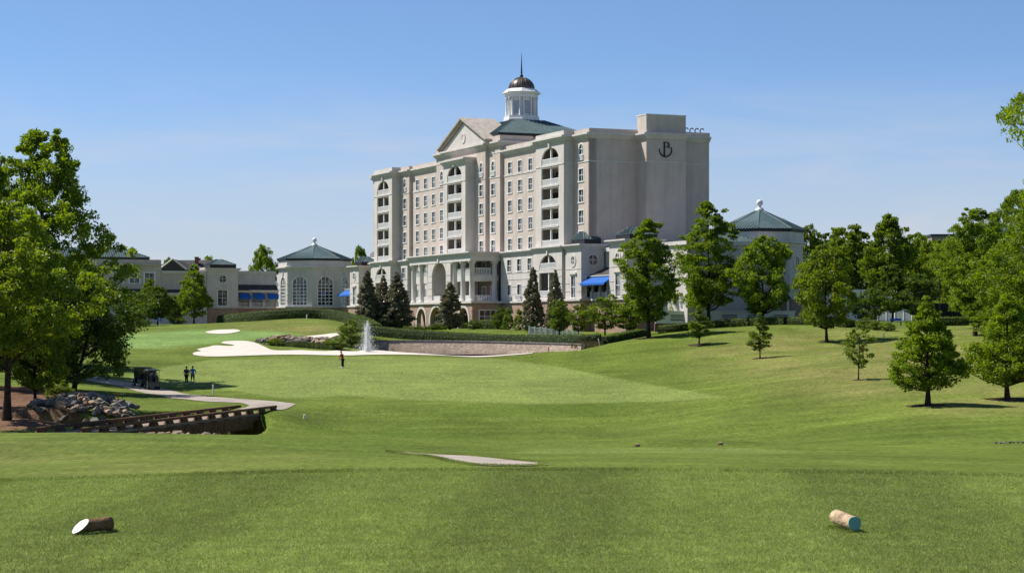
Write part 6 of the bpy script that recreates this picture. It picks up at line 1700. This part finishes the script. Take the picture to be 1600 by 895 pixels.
def tufts(cx, cy, hw_, hd_, rz, n, lo, hi, w0):
    a = g.uniform(-1, 1, n); b = g.choice([-1., 1.], n); e_ = g.uniform(0, 1, n) < .3
    u = np.where(e_, b * hw_, a * hw_) + g.normal(0, .012, n); v = np.where(e_, a * hd_, b * hd_) + g.normal(0, .012, n)
    x = cx + u * math.cos(rz) - v * math.sin(rz); y = cy + u * math.sin(rz) + v * math.cos(rz); z = zt(x, y); h = g.uniform(lo, hi, n); th = g.uniform(0, 6.28, n); ln = h * g.uniform(.2, .9, n)
    return np.stack([np.stack([x - w0, y, z - .004], 1), np.stack([x + w0, y, z - .004], 1), np.stack([x + ln * np.cos(th), y + ln * np.sin(th), z + h], 1)], 1).reshape(-1, 3)
def edge_tufts(poly, per_m, lo, hi, w0):
    out = []
    for (x0, y0), (x1, y1) in zip(poly, poly[1:] + poly[:1]):
        n = int(math.hypot(x1 - x0, y1 - y0) * per_m) + 1; t = g.uniform(0, 1, n)
        x = x0 + (x1 - x0) * t + g.normal(0, .05, n); y = y0 + (y1 - y0) * t + g.normal(0, .08, n); z = zt(x, y); h = g.uniform(lo, hi, n); th = g.uniform(0, 6.28, n)
        out.append(np.stack([np.stack([x - w0, y, z], 1), np.stack([x + w0, y, z], 1), np.stack([x + h * .7 * np.cos(th), y + h * .7 * np.sin(th), z + h], 1)], 1).reshape(-1, 3))
    return np.concatenate(out)
la, lb_ = tpos(126, 834.5), tpos(1335, 831)
V2 = [tufts(la[0] + .145 * math.sin(.7), la[1] + .145 * math.cos(.7), .055, .15, math.radians(-40), 700, .012, .032, .0025), tufts(lb_[0] - .17 * math.sin(.28), lb_[1] + .17 * math.cos(.28), .058, .18, math.radians(16), 700, .012, .032, .0025),
      edge_tufts([hit(px, py, 50, 100) for px, py in [(606, 705), (640, 707.5), (700, 711), (760, 715), (850, 724), (845, 727.5), (800, 728.5), (740, 727), (700, 720), (655, 712)]], 260, .04, .11, .012)]
[o for o in bpy.data.objects if o.name == 'tee_marker_log.001'][0].rotation_euler = (math.radians(4), 0, math.radians(16))
V = np.concatenate(V2 + [blades(700000, 12.3, 22.3, .008, .020, 1.6, .0028), blades(16000, 12.3, 22.0, .018, .034, 1.2, .0026), blades(60000, -.3, .5, .015, .045, 1.0, .004, True)])
gb = mobj('tee_grass', np_mesh('tee_grass', V, np.arange(len(V)).reshape(-1, 3)), None, None)
gmat = leafmat('tee_blade', (.130, .185, .029), (.295, .350, .125), .3, rough=.6, objvar=0)
t_ = gmat.node_tree; L_ = t_.links.new
hsn = [n for n in t_.nodes if n.type == 'HUE_SAT'][0]
tc_ = t_.nodes.new('ShaderNodeTexCoord'); mm = t_.nodes.new('ShaderNodeMapping'); mm.inputs['Rotation'].default_value = (0, 0, -.42); mm.inputs['Scale'].default_value = (.62, .10, 1)
nn_ = t_.nodes.new('ShaderNodeTexNoise'); nn_.inputs['Scale'].default_value = 1.0; nn_.inputs['Detail'].default_value = 3
n4 = t_.nodes.new('ShaderNodeTexNoise'); n4.inputs['Scale'].default_value = 1.6; n4.inputs['Detail'].default_value = 5
rr_ = t_.nodes.new('ShaderNodeMapRange'); rr_.inputs['From Min'].default_value = .3; rr_.inputs['From Max'].default_value = .7; rr_.inputs['To Min'].default_value = .95; rr_.inputs['To Max'].default_value = 1.06
r4 = t_.nodes.new('ShaderNodeMapRange'); r4.inputs['From Min'].default_value = .3; r4.inputs['From Max'].default_value = .7; r4.inputs['To Min'].default_value = .9; r4.inputs['To Max'].default_value = 1.1
mu_ = t_.nodes.new('ShaderNodeMath'); mu_.operation = 'MULTIPLY'
L_(tc_.outputs['Object'], mm.inputs[0]); L_(mm.outputs[0], nn_.inputs['Vector']); L_(tc_.outputs['Object'], n4.inputs['Vector']); L_(nn_.outputs['Fac'], rr_.inputs['Value']); L_(n4.outputs['Fac'], r4.inputs['Value']); L_(rr_.outputs[0], mu_.inputs[0]); L_(r4.outputs[0], mu_.inputs[1])
for l_ in list(hsn.inputs['Value'].links): t_.links.remove(l_)
sx_ = t_.nodes.new('ShaderNodeSeparateXYZ'); L_(tc_.outputs['Object'], sx_.inputs[0])
def mt_(op, a, b):
    x = t_.nodes.new('ShaderNodeMath'); x.operation = op
    for i, c in enumerate((a, b)):
        if isinstance(c, float): x.inputs[i].default_value = c
        else: L_(c, x.inputs[i])
    return x.outputs[0]
sn_ = mt_('SINE', mt_('ADD', mt_('MULTIPLY', sx_.outputs['X'], 1.95), mt_('MULTIPLY', sx_.outputs['Y'], -.12)), 0.0)
sr_ = t_.nodes.new('ShaderNodeMapRange'); L_(sn_, sr_.inputs['Value'])
for k_, v_ in (('From Min', -.45), ('From Max', .45), ('To Min', .87), ('To Max', 1.13)): sr_.inputs[k_].default_value = v_  # stripe brightness stands in for light on the leaning blades
L_(mt_('MULTIPLY', mu_.outputs[0], sr_.outputs[0]), hsn.inputs['Value'])
gb.data.materials.append(gmat)
tag(gb, 'short mown grass blades of the near tee', 'grass', kind='stuff')
